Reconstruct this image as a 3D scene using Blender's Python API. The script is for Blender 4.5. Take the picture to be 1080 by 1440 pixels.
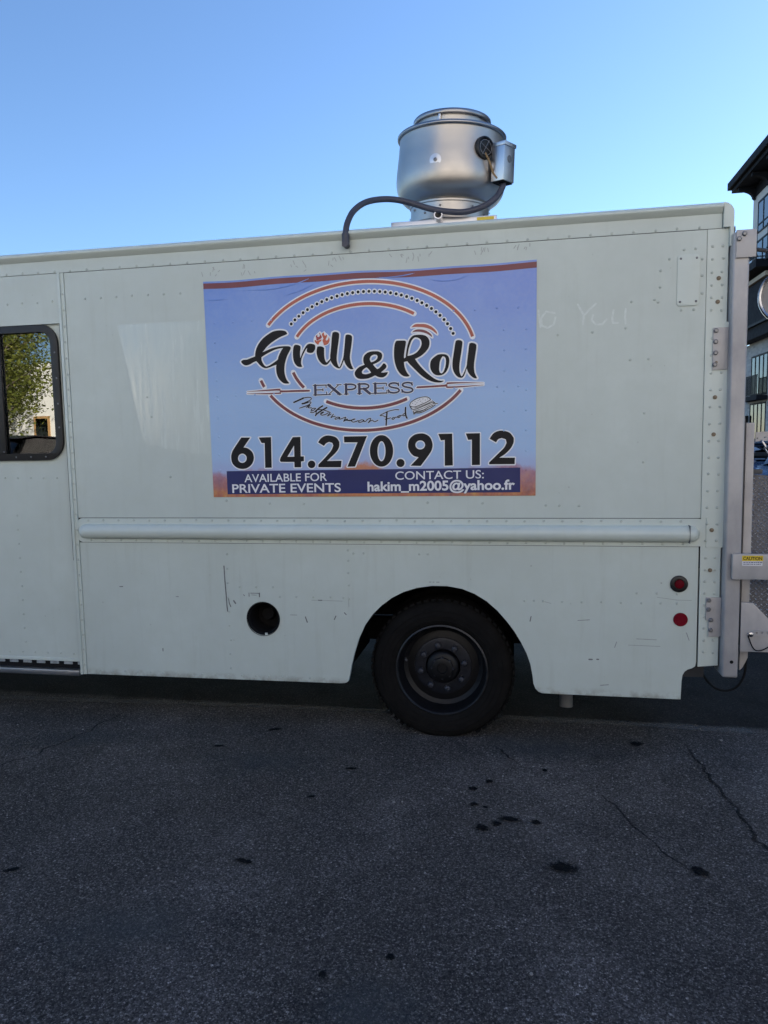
import bpy, bmesh, math, random
from mathutils import Vector, Matrix
from mathutils.geometry import tessellate_polygon

random.seed(7)
for o in list(bpy.data.objects):
    bpy.data.objects.remove(o)
SC = bpy.context.scene
COL = SC.collection
R = math.radians

# ---------------------------------------------------------------- camera
cam_data = bpy.data.cameras.new('camera')
cam = bpy.data.objects.new('camera', cam_data)
COL.objects.link(cam)
cam_data.sensor_fit = 'HORIZONTAL'
cam_data.sensor_width = 36.0
cam_data.lens = 34.23
cam_data.clip_start = 0.05
cam_data.clip_end = 2000
RIGHT = Vector((0.98295492, 0.18288301, -0.01879955))
DOWN = Vector((-0.00071605, -0.09844752, -0.99514199))
FWD = Vector((-0.18384533, 0.97819318, -0.09663852))
m = Matrix.Identity(4)
for i in range(3):
    m[i][0] = RIGHT[i]; m[i][1] = -DOWN[i]; m[i][2] = -FWD[i]
m[0][3], m[1][3], m[2][3] = 0.0, -3.9444, 1.6827
cam.matrix_world = m
SC.camera = cam

# ---------------------------------------------------------------- sky, sun, exposure
SUN_AZ = R(45)      # from +X towards +Y
SUN_EL = R(25)
world = bpy.data.worlds.new('World')
SC.world = world
world.use_nodes = True
nt = world.node_tree
bg = nt.nodes['Background']
sky = nt.nodes.new('ShaderNodeTexSky')
sky.sky_type = 'NISHITA'
sky.sun_disc = False
sky.sun_elevation = SUN_EL
sky.sun_rotation = R(90) - SUN_AZ
sky.altitude = 200
sky.air_density = 1.0
sky.dust_density = 0.2
sky.ozone_density = 5.0
nt.links.new(sky.outputs[0], bg.inputs[0])
bg.inputs[1].default_value = 0.05
sun_data = bpy.data.lights.new('sun', 'SUN')
sun_data.energy = 5.0
sun_data.angle = R(0.53)
sun_data.color = (1.0, 0.95, 0.88)
sun = bpy.data.objects.new('sun', sun_data)
COL.objects.link(sun)
sd = Vector((math.cos(SUN_EL) * math.cos(SUN_AZ), math.cos(SUN_EL) * math.sin(SUN_AZ), math.sin(SUN_EL)))
sun.rotation_euler = sd.to_track_quat('Z', 'Y').to_euler()
sun.location = sd * 60
SC.view_settings.view_transform = 'Standard'
SC.view_settings.look = 'None'
SC.view_settings.exposure = 2.30
SC.view_settings.gamma = 1.0
SC.view_settings.use_curve_mapping = False

# ---------------------------------------------------------------- materials
def L(c):
    """sRGB 0-255 to linear"""
    return tuple((v / 255 / 12.92) if v <= 10 else ((v / 255 + 0.055) / 1.055) ** 2.4 for v in c)

class NT:
    def __init__(s, name):
        s.m = bpy.data.materials.new(name); s.m.use_nodes = True
        s.t = s.m.node_tree; s.b = s.t.nodes['Principled BSDF']; s.out = s.t.nodes['Material Output']
        s.tc = s.t.nodes.new('ShaderNodeTexCoord')
    def n(s, t, **k):
        x = s.t.nodes.new(t)
        for a, v in k.items():
            if isinstance(a, str) and hasattr(x, a): setattr(x, a, v)
        return x
    def l(s, a, b): s.t.links.new(a, b)
    def coord(s, scale=(1, 1, 1), kind='Object', loc=(0, 0, 0)):
        mp = s.n('ShaderNodeMapping'); s.l(s.tc.outputs[kind], mp.inputs[0])
        mp.inputs['Scale'].default_value = scale; mp.inputs['Location'].default_value = loc
        return mp.outputs[0]
    def noise(s, scale, detail=4, rough=0.55, vec=None, stretch=(1, 1, 1), loc=(0, 0, 0), kind='Object'):
        x = s.n('ShaderNodeTexNoise'); x.inputs['Scale'].default_value = scale
        x.inputs['Detail'].default_value = detail; x.inputs['Roughness'].default_value = rough
        s.l(vec or s.coord(stretch, kind, loc), x.inputs['Vector']); return x.outputs[0]
    def ramp(s, fac, stops):
        r = s.n('ShaderNodeValToRGB'); e = r.color_ramp.elements
        while len(e) < len(stops): e.new(0.5)
        for i, (p, c) in enumerate(stops):
            e[i].position = p
            e[i].color = (c, c, c, 1) if isinstance(c, (int, float)) else (*c[:3], 1)
        s.l(fac, r.inputs[0]); return r.outputs[0]
    def mix(s, fac, a, b, mode='MIX'):
        x = s.n('ShaderNodeMix', data_type='RGBA', blend_type=mode)
        for i, v in ((0, fac), (6, a), (7, b)):
            if isinstance(v, (int, float)): x.inputs[i].default_value = v
            elif isinstance(v, tuple): x.inputs[i].default_value = (*v[:3], 1)
            else: s.l(v, x.inputs[i])
        return x.outputs[2]
    def math(s, op, a, b=0.0):
        x = s.n('ShaderNodeMath', operation=op)
        for i, v in ((0, a), (1, b)):
            if isinstance(v, (int, float)): x.inputs[i].default_value = v
            else: s.l(v, x.inputs[i])
        return x.outputs[0]
    def bump(s, h, strength=0.2, dist=0.01):
        x = s.n('ShaderNodeBump'); x.inputs['Strength'].default_value = strength
        x.inputs['Distance'].default_value = dist; s.l(h, x.inputs['Height'])
        s.l(x.outputs[0], s.b.inputs['Normal'])
    def set(s, **k):
        for a, v in k.items():
            i = s.b.inputs[a.replace('_', ' ')]
            if isinstance(v, (int, float)): i.default_value = v
            elif isinstance(v, tuple): i.default_value = (*v[:3], 1)
            else: s.l(v, i)

def simple(name, col, rough=0.5, metal=0.0, var=0.12, scale=6.0, bump=0.0, bscale=60, spec=None):
    a = NT(name)
    nz = a.noise(scale, 5)
    lo = tuple(c * (1 - var) for c in col); hi = tuple(min(1, c * (1 + var)) for c in col)
    a.set(Base_Color=a.mix(a.ramp(nz, [(0.3, 0.0), (0.7, 1.0)]), lo, hi), Metallic=metal)
    a.set(Roughness=a.ramp(a.noise(scale * 2.3, 4), [(0.3, max(0.02, rough - 0.07)), (0.7, min(1, rough + 0.07))]))
    if spec is not None: a.set(Specular_IOR_Level=spec)
    if bump: a.bump(a.noise(bscale, 3), bump, 0.003)
    return a.m

def paint_mat(name, col, rough=0.42, dirt=1.0, world_dirt=False):
    """old enamel on hand riveted sheet: slight waves, chalky patches, specks of dirt"""
    a = NT(name)
    pos = a.n('ShaderNodeNewGeometry').outputs['Position']
    n1 = a.noise(1.3, 5, 0.6, vec=pos)
    n2 = a.noise(9, 6, 0.65, vec=pos)
    base = a.mix(a.ramp(n1, [(0.3, 0.0), (0.7, 1.0)]), tuple(c * 0.91 for c in col), tuple(c * 1.05 for c in col))
    base = a.mix(a.ramp(n2, [(0.35, 0.0), (0.75, 0.5)]), base, tuple(c * f for c, f in zip(col, (0.90, 0.90, 0.86))))
    # drip streaks: stretched noise
    st = a.n('ShaderNodeMapping'); a.l(pos, st.inputs[0]); st.inputs['Scale'].default_value = (9, 9, 0.7)
    n3 = a.noise(2.2, 5, 0.6, vec=st.outputs[0])
    base = a.mix(a.ramp(n3, [(0.55, 0.0), (0.82, 0.20 * dirt)]), base, tuple(c * f for c, f in zip(col, (0.66, 0.64, 0.58))))
    # scattered specks
    v = a.n('ShaderNodeTexVoronoi'); v.inputs['Scale'].default_value = 16; a.l(pos, v.inputs['Vector'])
    sp = a.math('MULTIPLY', a.ramp(v.outputs['Distance'], [(0.035, 1.0), (0.09, 0.0)]), a.ramp(n2, [(0.52, 0.0), (0.66, 0.65 * dirt)]))
    base = a.mix(sp, base, (0.13, 0.12, 0.10))
    if world_dirt:
        # road film that clings to the folded bottom edge of the skirt
        sx = a.n('ShaderNodeSeparateXYZ'); a.l(pos, sx.inputs[0])
        e = a.ramp(sx.outputs['Z'], [(0.305, 1.0), (0.345, 0.0)])
        nn = a.noise(14, 6, 0.7, vec=pos)
        base = a.mix(a.math('MULTIPLY', e, a.ramp(nn, [(0.42, 0.0), (0.62, 0.8)])), base, (0.20, 0.17, 0.13))
    a.set(Base_Color=base)
    a.set(Roughness=a.ramp(n2, [(0.3, rough - 0.06), (0.7, rough + 0.10)]))
    a.bump(a.noise(2.1, 4, 0.5, vec=pos), 0.22, 0.025)
    return a.m

TRUCK_COL = (0.550, 0.605, 0.570)
M = {}
M['paint'] = paint_mat('truck_paint', TRUCK_COL, 0.40)
M['skirt_paint'] = paint_mat('truck_skirt_paint', TRUCK_COL, 0.38, 1.5, True)
M['trim_paint'] = paint_mat('truck_trim_paint', tuple(c * 1.05 for c in TRUCK_COL), 0.33, 0.8)
M['rivet'] = paint_mat('rivet_paint', tuple(c * 0.84 for c in TRUCK_COL), 0.36, 1.0)
def residue_mat():
    a = NT('clear_decal_residue')
    n = a.noise(7, 6, 0.65, stretch=(4, 1, 0.35))
    a.set(Base_Color=a.mix(a.ramp(n, [(0.35, 0.0), (0.7, 1.0)]), tuple(c * .95 for c in TRUCK_COL), tuple(c * 1.05 for c in TRUCK_COL)))
    a.set(Roughness=a.ramp(n, [(0.35, 0.10), (0.68, 0.34)]), Specular_IOR_Level=0.6)
    a.bump(a.noise(3.0, 3), 0.08, 0.01)
    return a.m
M['residue'] = residue_mat()
M['black'] = simple('underbody_black', (0.008, 0.008, 0.009), 0.85, spec=0.15)
M['rubber'] = simple('black_rubber', (0.010, 0.009, 0.009), 0.45, 0, 0.15, 12)
M['tyre'] = simple('tyre_rubber', (0.0085, 0.008, 0.008), 0.85, 0, 0.25, 18, 0.25, 120, spec=0.1)
M['rim'] = simple('black_wheel_steel', (0.0045, 0.0045, 0.006), 0.5, 0.0, 0.3, 20, 0.15, 90, spec=0.3)
M['rimlip'] = simple('worn_rim_lip', (0.030, 0.030, 0.033), 0.42, 0.5, 0.3, 20)
M['hub'] = simple('greasy_hub_steel', (0.016, 0.018, 0.026), 0.42, 0.4, 0.4, 30)
M['nut'] = simple('dirty_wheel_nut', (0.035, 0.037, 0.048), 0.5, 0.3, 0.4, 60)
M['interior'] = simple('dark_interior', (0.02, 0.02, 0.022), 0.8)
M['scratch'] = simple('scrape_mark', (0.15, 0.155, 0.16), 0.7, 0, 0.4, 40)
M['scratch_faint'] = simple('faint_scrape', (0.26, 0.28, 0.28), 0.7, 0, 0.3, 40)
M['rust'] = simple('rusty_bolt', (0.21, 0.165, 0.115), 0.6, 0.3, 0.45, 140)
M['bolt'] = simple('zinc_bolt', (0.21, 0.21, 0.22), 0.45, 0.7, 0.25, 60)
M['black_print'] = simple('black_print', (0.0075, 0.0070, 0.0095), 0.5, 0, 0.05, spec=0.25)
M['white_print'] = simple('white_print', (0.76, 0.76, 0.79), 0.4, 0, 0.03)
M['halo'] = simple('pale_print', (0.80, 0.80, 0.83), 0.4, 0, 0.03)
M['navy'] = simple('navy_print', (0.012, 0.018, 0.115), 0.5, 0, 0.08)
M['navy_text'] = simple('navy_text_print', (0.014, 0.017, 0.065), 0.36, 0, 0.05)
M['orange'] = simple('brick_orange_print', (0.43, 0.095, 0.065), 0.36, 0, 0.12, 5)
M['maroon'] = simple('maroon_print', (0.175, 0.032, 0.045), 0.36, 0, 0.1, 5)
M['flame'] = simple('flame_orange_print', (0.52, 0.10, 0.05), 0.36, 0, 0.35, 40)
M['flame_red'] = simple('flame_red_print', (0.32, 0.035, 0.05), 0.36, 0, 0.2, 40)
M['chrome'] = simple('chrome', (0.42, 0.42, 0.44), 0.22, 1.0, 0.05)
M['red_lens'] = simple('red_reflector', (0.155, 0.004, 0.012), 0.2, 0, 0.1)
M['red_lens_dark'] = simple('dim_red_lens', (0.115, 0.002, 0.008), 0.6, 0, 0.1, spec=0.1)
M['hose'] = simple('grey_flexible_hose', (0.055, 0.055, 0.075), 0.5, 0, 0.1, 10)
M['cable'] = simple('tan_cable', (0.25, 0.16, 0.07), 0.5)
M['yellow'] = simple('yellow_label', (0.70, 0.50, 0.03), 0.45, 0, 0.15)
M['label_white'] = simple('white_label', (0.66, 0.66, 0.70), 0.45, 0, 0.08)
M['tail_dark'] = simple('dark_grey_paint', (0.06, 0.06, 0.065), 0.5)
M['ghost'] = simple('ghost_of_old_lettering', (0.615, 0.665, 0.635), 0.5, 0, 0.09, 60)
M['ghost_dark'] = simple('grey_glue_marks', (0.36, 0.385, 0.37), 0.55, 0, 0.12, 60)

def alu(name, col, rough, sc=1.0, spin=False):
    a = NT(name)
    n = a.noise(3.0, 5, 0.6)
    g = a.noise(8, 4, 0.5, stretch=(1, 1, 22) if spin else (22, 22, 1))
    base = a.mix(a.ramp(n, [(0.3, 0.0), (0.7, 1.0)]), tuple(c * 0.86 for c in col), col)
    a.set(Base_Color=base, Metallic=1.0, Roughness=a.ramp(a.noise(5, 5, 0.6), [(0.3, rough - 0.06), (0.7, rough + 0.08)]))
    a.bump(g, 0.05 * sc, 0.004)
    return a.m
M['fan'] = alu('spun_aluminium', (0.50, 0.475, 0.45), 0.42, 0.35, True)
M['fan_dark'] = alu('fan_rim_metal', (0.36, 0.36, 0.38), 0.35, 1.0, True)
M['galv'] = alu('galvanised_sheet', (0.62, 0.62, 0.64), 0.33, 1.0)
def lift_mat():
    a = NT('dull_cast_aluminium')
    n = a.noise(2.4, 6, 0.6, stretch=(2, 2, 1))
    c = a.ramp(n, [(0.30, (0.31, 0.30, 0.31)), (0.55, (0.44, 0.425, 0.425)), (0.8, (0.53, 0.51, 0.50))])
    a.set(Base_Color=c, Metallic=0.25, Roughness=a.ramp(a.noise(7, 5), [(0.3, 0.42), (0.7, 0.6)]))
    a.bump(a.noise(30, 4), 0.06, 0.003)
    return a.m
M['lift'] = lift_mat()
M['tread'] = simple('tread_plate_floor', (0.125, 0.125, 0.14), 0.5, 0.3, 0.25, 14, 0.1)
M['tread_bar'] = simple('tread_plate_bar', (0.66, 0.66, 0.68), 0.28, 0.9, 0.1, 14)

def glass_mat(name, tint, ior=1.55, rough=0.0, gloss=1.0):
    a = NT(name)
    tr = a.n('ShaderNodeBsdfTransparent'); tr.inputs[0].default_value = (*tint, 1)
    gl = a.n('ShaderNodeBsdfGlossy'); gl.inputs['Roughness'].default_value = rough
    gl.inputs[0].default_value = (gloss, gloss, gloss, 1)
    fr = a.n('ShaderNodeFresnel'); fr.inputs['IOR'].default_value = ior
    mx = a.n('ShaderNodeMixShader')
    a.l(fr.outputs[0], mx.inputs[0]); a.l(tr.outputs[0], mx.inputs[1]); a.l(gl.outputs[0], mx.inputs[2])
    a.l(mx.outputs[0], a.out.inputs[0])
    return a.m
M['glass'] = glass_mat('tinted_window_glass', (0.30, 0.33, 0.34), 2.5)
M['bglass'] = glass_mat('apartment_glass', (0.25, 0.30, 0.32), 1.7)

def banner_mat():
    a = NT('printed_vinyl')
    pos = a.n('ShaderNodeNewGeometry').outputs['Position']
    s = a.n('ShaderNodeSeparateXYZ'); a.l(pos, s.inputs[0])
    zf = a.math('DIVIDE', a.math('SUBTRACT', s.outputs['Z'], 1.38), 1.21)
    xf = a.math('DIVIDE', a.math('ADD', s.outputs['X'], 1.746), 1.83)
    sky_ = a.ramp(zf, [(0.0, (0.36, 0.53, 0.78)), (0.45, (0.325, 0.49, 0.76)), (0.8, (0.19, 0.325, 0.70)), (1.0, (0.145, 0.27, 0.68))])
    sky_ = a.mix(a.math('MULTIPLY', xf, a.ramp(zf, [(0.4, 0.0), (1.0, 0.45)])), sky_, (0.26, 0.32, 0.70))
    cl = a.noise(2.6, 4, 0.55, vec=pos)
    sky_ = a.mix(a.ramp(cl, [(0.45, 0.0), (0.8, 0.30)]), sky_, (0.37, 0.52, 0.79))
    # autumn hills printed along the foot of the picture
    mp = a.n('ShaderNodeMapping'); a.l(pos, mp.inputs[0]); mp.inputs['Scale'].default_value = (1, 1, 0.8)
    hn = a.noise(9.0, 8, 0.72, vec=mp.outputs[0])
    hx = a.ramp(xf, [(0.0, 0.10), (0.05, 0.09), (0.16, 0.115), (0.22, 0.10), (0.38, 0.07), (0.45, 0.14), (0.52, 0.135), (0.60, 0.08), (0.80, 0.10), (0.93, 0.125), (1.0, 0.10)])
    hh = a.math('ADD', hx, a.math('MULTIPLY', a.math('SUBTRACT', hn, 0.5), 0.10))
    edge = a.math('SUBTRACT', zf, hh)
    hill = a.ramp(edge, [(0.0, 1.0), (0.025, 0.0)])
    mist = a.ramp(edge, [(0.0, 1.0), (0.10, 0.0)])
    hc = a.ramp(a.noise(14, 5, 0.6, vec=mp.outputs[0]), [(0.32, (0.26, 0.09, 0.08)), (0.48, (0.44, 0.14, 0.075)), (0.62, (0.55, 0.22, 0.065)), (0.76, (0.68, 0.46, 0.09))])
    hc = a.mix(a.ramp(zf, [(0.015, 0.0), (0.13, 0.75)]), hc, (0.36, 0.22, 0.36))
    hc = a.mix(a.ramp(a.math('SUBTRACT', a.math('ABSOLUTE', a.math('SUBTRACT', xf, 0.50)), a.math('MULTIPLY', zf, 0.1)), [(0.04, 0.85), (0.10, 0.0)]), hc, (0.58, 0.21, 0.07))
    c = a.mix(a.math('MULTIPLY', mist, 0.5), sky_, (0.40, 0.32, 0.56))
    c = a.mix(hill, c, hc)
    n = a.noise(60, 3, 0.5, vec=pos)
    c = a.mix(a.ramp(n, [(0.3, 0.0), (0.7, 0.10)]), c, (0.5, 0.5, 0.6))
    a.set(Base_Color=c, Roughness=0.36)
    wr = a.n('ShaderNodeMapping'); a.l(pos, wr.inputs[0]); wr.inputs['Scale'].default_value = (1.2, 1, 3.2)
    a.bump(a.math('ADD', a.noise(3.0, 4, 0.55, vec=wr.outputs[0]), a.math('MULTIPLY', a.noise(40, 2, 0.5, vec=pos), 0.05)), 0.22, 0.012)
    return a.m
M['banner'] = banner_mat()

def asphalt():
    a = NT('worn_asphalt')
    pos = a.n('ShaderNodeNewGeometry').outputs['Position']
    big = a.noise(0.55, 6, 0.6, vec=pos)
    mid = a.noise(3.2, 6, 0.62, vec=pos)
    base = a.mix(a.ramp(big, [(0.34, 0.0), (0.68, 1.0)]), (0.058, 0.052, 0.050), (0.120, 0.108, 0.103))
    base = a.mix(a.ramp(mid, [(0.38, 0.0), (0.72, 0.55)]), base, (0.038, 0.035, 0.035))
    v = a.n('ShaderNodeTexVoronoi'); v.inputs['Scale'].default_value = 190; a.l(pos, v.inputs['Vector'])
    wn = a.n('ShaderNodeSeparateColor'); a.l(v.outputs['Color'], wn.inputs[0])
    stone = a.ramp(wn.outputs[0], [(0.0, (0.014, 0.012, 0.012)), (0.30, (0.045, 0.040, 0.039)), (0.62, (0.105, 0.094, 0.090)), (0.85, (0.21, 0.19, 0.18)), (0.98, (0.36, 0.33, 0.31))])
    inside = a.ramp(v.outputs['Distance'], [(0.35, 1.0), (0.65, 0.35)])
    c = a.mix(a.math('MULTIPLY', inside, 0.75), base, stone)
    v2 = a.n('ShaderNodeTexVoronoi'); v2.inputs['Scale'].default_value = 52; a.l(pos, v2.inputs['Vector'])
    w2 = a.n('ShaderNodeSeparateColor'); a.l(v2.outputs['Color'], w2.inputs[0])
    peb = a.math('MULTIPLY', a.ramp(w2.outputs[1], [(0.90, 0.0), (0.94, 1.0)]), a.ramp(v2.outputs['Distance'], [(0.12, 0.7), (0.26, 0.0)]))
    c = a.mix(peb, c, (0.20, 0.19, 0.18))
    # painted shade: asphalt colour darkened under and behind the truck, past the worn line
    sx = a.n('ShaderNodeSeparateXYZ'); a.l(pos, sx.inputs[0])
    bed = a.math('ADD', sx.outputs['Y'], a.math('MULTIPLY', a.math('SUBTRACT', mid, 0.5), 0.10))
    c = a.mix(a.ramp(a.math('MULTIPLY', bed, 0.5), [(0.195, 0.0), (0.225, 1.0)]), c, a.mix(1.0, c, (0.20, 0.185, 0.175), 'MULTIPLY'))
    v3 = a.n('ShaderNodeTexVoronoi'); v3.inputs['Scale'].default_value = 78; a.l(pos, v3.inputs['Vector'])
    w3 = a.n('ShaderNodeSeparateColor'); a.l(v3.outputs['Color'], w3.inputs[0])
    c = a.mix(a.ramp(v3.outputs['Distance'], [(0.3, 0.8), (0.6, 0.0)]), c, a.mix(1.0, c, a.ramp(w3.outputs[2], [(0.0, 0.45), (0.5, 0.9), (0.85, 1.25), (1.0, 2.3)]), 'MULTIPLY'))
    fine = a.noise(95, 5, 0.75, vec=pos)
    c = a.mix(a.ramp(fine, [(0.34, 0.72), (0.62, 0.0)]), c, a.mix(1.0, c, (0.25, 0.25, 0.26), 'MULTIPLY'))
    patch = a.noise(1.1, 5, 0.6, vec=pos, loc=(3, 1, 0))
    c = a.mix(a.ramp(patch, [(0.48, 0.0), (0.68, 0.75)]), c, a.mix(1.0, c, (1.6, 1.58, 1.58), 'MULTIPLY'))
    a.set(Base_Color=c, Roughness=a.ramp(mid, [(0.3, 0.78), (0.7, 0.92)]), Specular_IOR_Level=0.14)
    h = a.math('ADD', a.math('MULTIPLY', v.outputs['Distance'], -1.0), a.math('MULTIPLY', a.noise(60, 4, 0.6, vec=pos), 1.2))
    a.bump(h, 0.6, 0.006)
    return a.m
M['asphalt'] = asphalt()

def faded(name, col, strength, nscale, lo, hi):
    """a mark on the ground with ragged, thinning edges; the 'fade' attribute says how thick it lies"""
    a = NT(name)
    pos = a.n('ShaderNodeNewGeometry').outputs['Position']
    at = a.n('ShaderNodeAttribute', attribute_name='fade')
    nz = a.noise(nscale, 6, 0.7, vec=pos)
    f = a.math('ADD', at.outputs['Fac'], a.math('MULTIPLY', a.math('SUBTRACT', nz, 0.5), 1.3))
    al = a.math('MULTIPLY', a.ramp(f, [(lo, 0.0), (hi, 1.0)]), strength)
    a.set(Base_Color=tuple(col), Roughness=0.85, Alpha=al, Specular_IOR_Level=0.08)
    return a.m
M['oil'] = faded('oil_stain', (0.008, 0.008, 0.009), 0.92, 45, 0.25, 0.55)
M['damp'] = faded('pale_dust_patch', (0.085, 0.092, 0.095), 0.42, 7, 0.25, 0.9)
M['crackm'] = faded('crack_filler', (0.010, 0.010, 0.011), 0.62, 55, 0.36, 0.78)
M['line'] = faded('worn_road_paint', (0.17, 0.17, 0.165), 0.42, 14, 0.2, 0.9)

def brick_mat():
    a = NT('pale_brick')
    b = a.n('ShaderNodeTexBrick')
    mp = a.n('ShaderNodeMapping'); a.l(a.n('ShaderNodeNewGeometry').outputs['Position'], mp.inputs[0])
    mp.inputs['Rotation'].default_value = (R(90), 0, R(90))
    sx = a.n('ShaderNodeSeparateXYZ'); a.l(a.n('ShaderNodeNewGeometry').outputs['Position'], sx.inputs[0])
    cx = a.n('ShaderNodeCombineXYZ'); a.l(a.math('ADD', sx.outputs['Y'], sx.outputs['X']), cx.inputs[0]); a.l(sx.outputs['Z'], cx.inputs[1])
    a.l(cx.outputs[0], b.inputs['Vector'])
    b.inputs['Scale'].default_value = 1.0; b.inputs['Brick Width'].default_value = 0.30; b.inputs['Row Height'].default_value = 0.10
    b.inputs['Mortar Size'].default_value = 0.008; b.inputs['Color1'].default_value = (0.50, 0.47, 0.43, 1)
    b.inputs['Color2'].default_value = (0.33, 0.31, 0.30, 1); b.inputs['Mortar'].default_value = (0.42, 0.41, 0.39, 1)
    a.set(Base_Color=b.outputs[0], Roughness=0.85)
    return a.m
M['brick'] = brick_mat()
M['stucco'] = simple('cream_stucco', (0.66, 0.64, 0.60), 0.85, 0, 0.05, 1.5, 0.2, 40)
M['bdark'] = simple('dark_bronze_cladding', (0.012, 0.013, 0.017), 0.75, 0, 0.2, 3, spec=0.15)
M['bframe'] = simple('black_window_frame', (0.008, 0.009, 0.011), 0.6, spec=0.2)
M['curtain'] = simple('pale_curtain', (0.15, 0.175, 0.17), 0.8, 0, 0.2, 4)
M['tan'] = simple('tan_soffit_panel', (0.50, 0.40, 0.28), 0.7)
M['garage'] = simple('pale_concrete_wall', (0.74, 0.73, 0.66), 0.85, 0, 0.10, 1.2, 0.2, 20)
M['cream'] = simple('tan_render', (0.45, 0.42, 0.385), 0.85, 0, 0.10, 1.2, 0.2, 20)
M['amber'] = simple('timber_shutter', (0.42, 0.25, 0.10), 0.6)
M['bark'] = simple('bark', (0.09, 0.07, 0.05), 0.9, 0, 0.3, 9, 0.5, 20)
def leaf_mat():
    a = NT('leaf')
    oi = a.n('ShaderNodeObjectInfo')
    g = a.n('ShaderNodeNewGeometry')
    c = a.ramp(a.noise(1.6, 4, 0.6, vec=g.outputs['Position']), [(0.3, (0.075, 0.105, 0.018)), (0.55, (0.18, 0.20, 0.035)), (0.75, (0.32, 0.29, 0.06))])
    a.set(Base_Color=c, Roughness=0.6)
    return a.m
M['leaf'] = leaf_mat()
def car_paint(name, col):
    a = simple(name, col, 0.25, 0.2, 0.05)
    return a
M['car_blue'] = car_paint('steel_blue_car_paint', (0.05, 0.09, 0.17))
M['car_black'] = car_paint('black_car_paint', (0.015, 0.016, 0.02))
M['car_glass'] = glass_mat('car_glass', (0.12, 0.14, 0.15), 1.9)
M['light_lens'] = simple('pale_lamp_lens', (0.15, 0.15, 0.16), 0.2)

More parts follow.
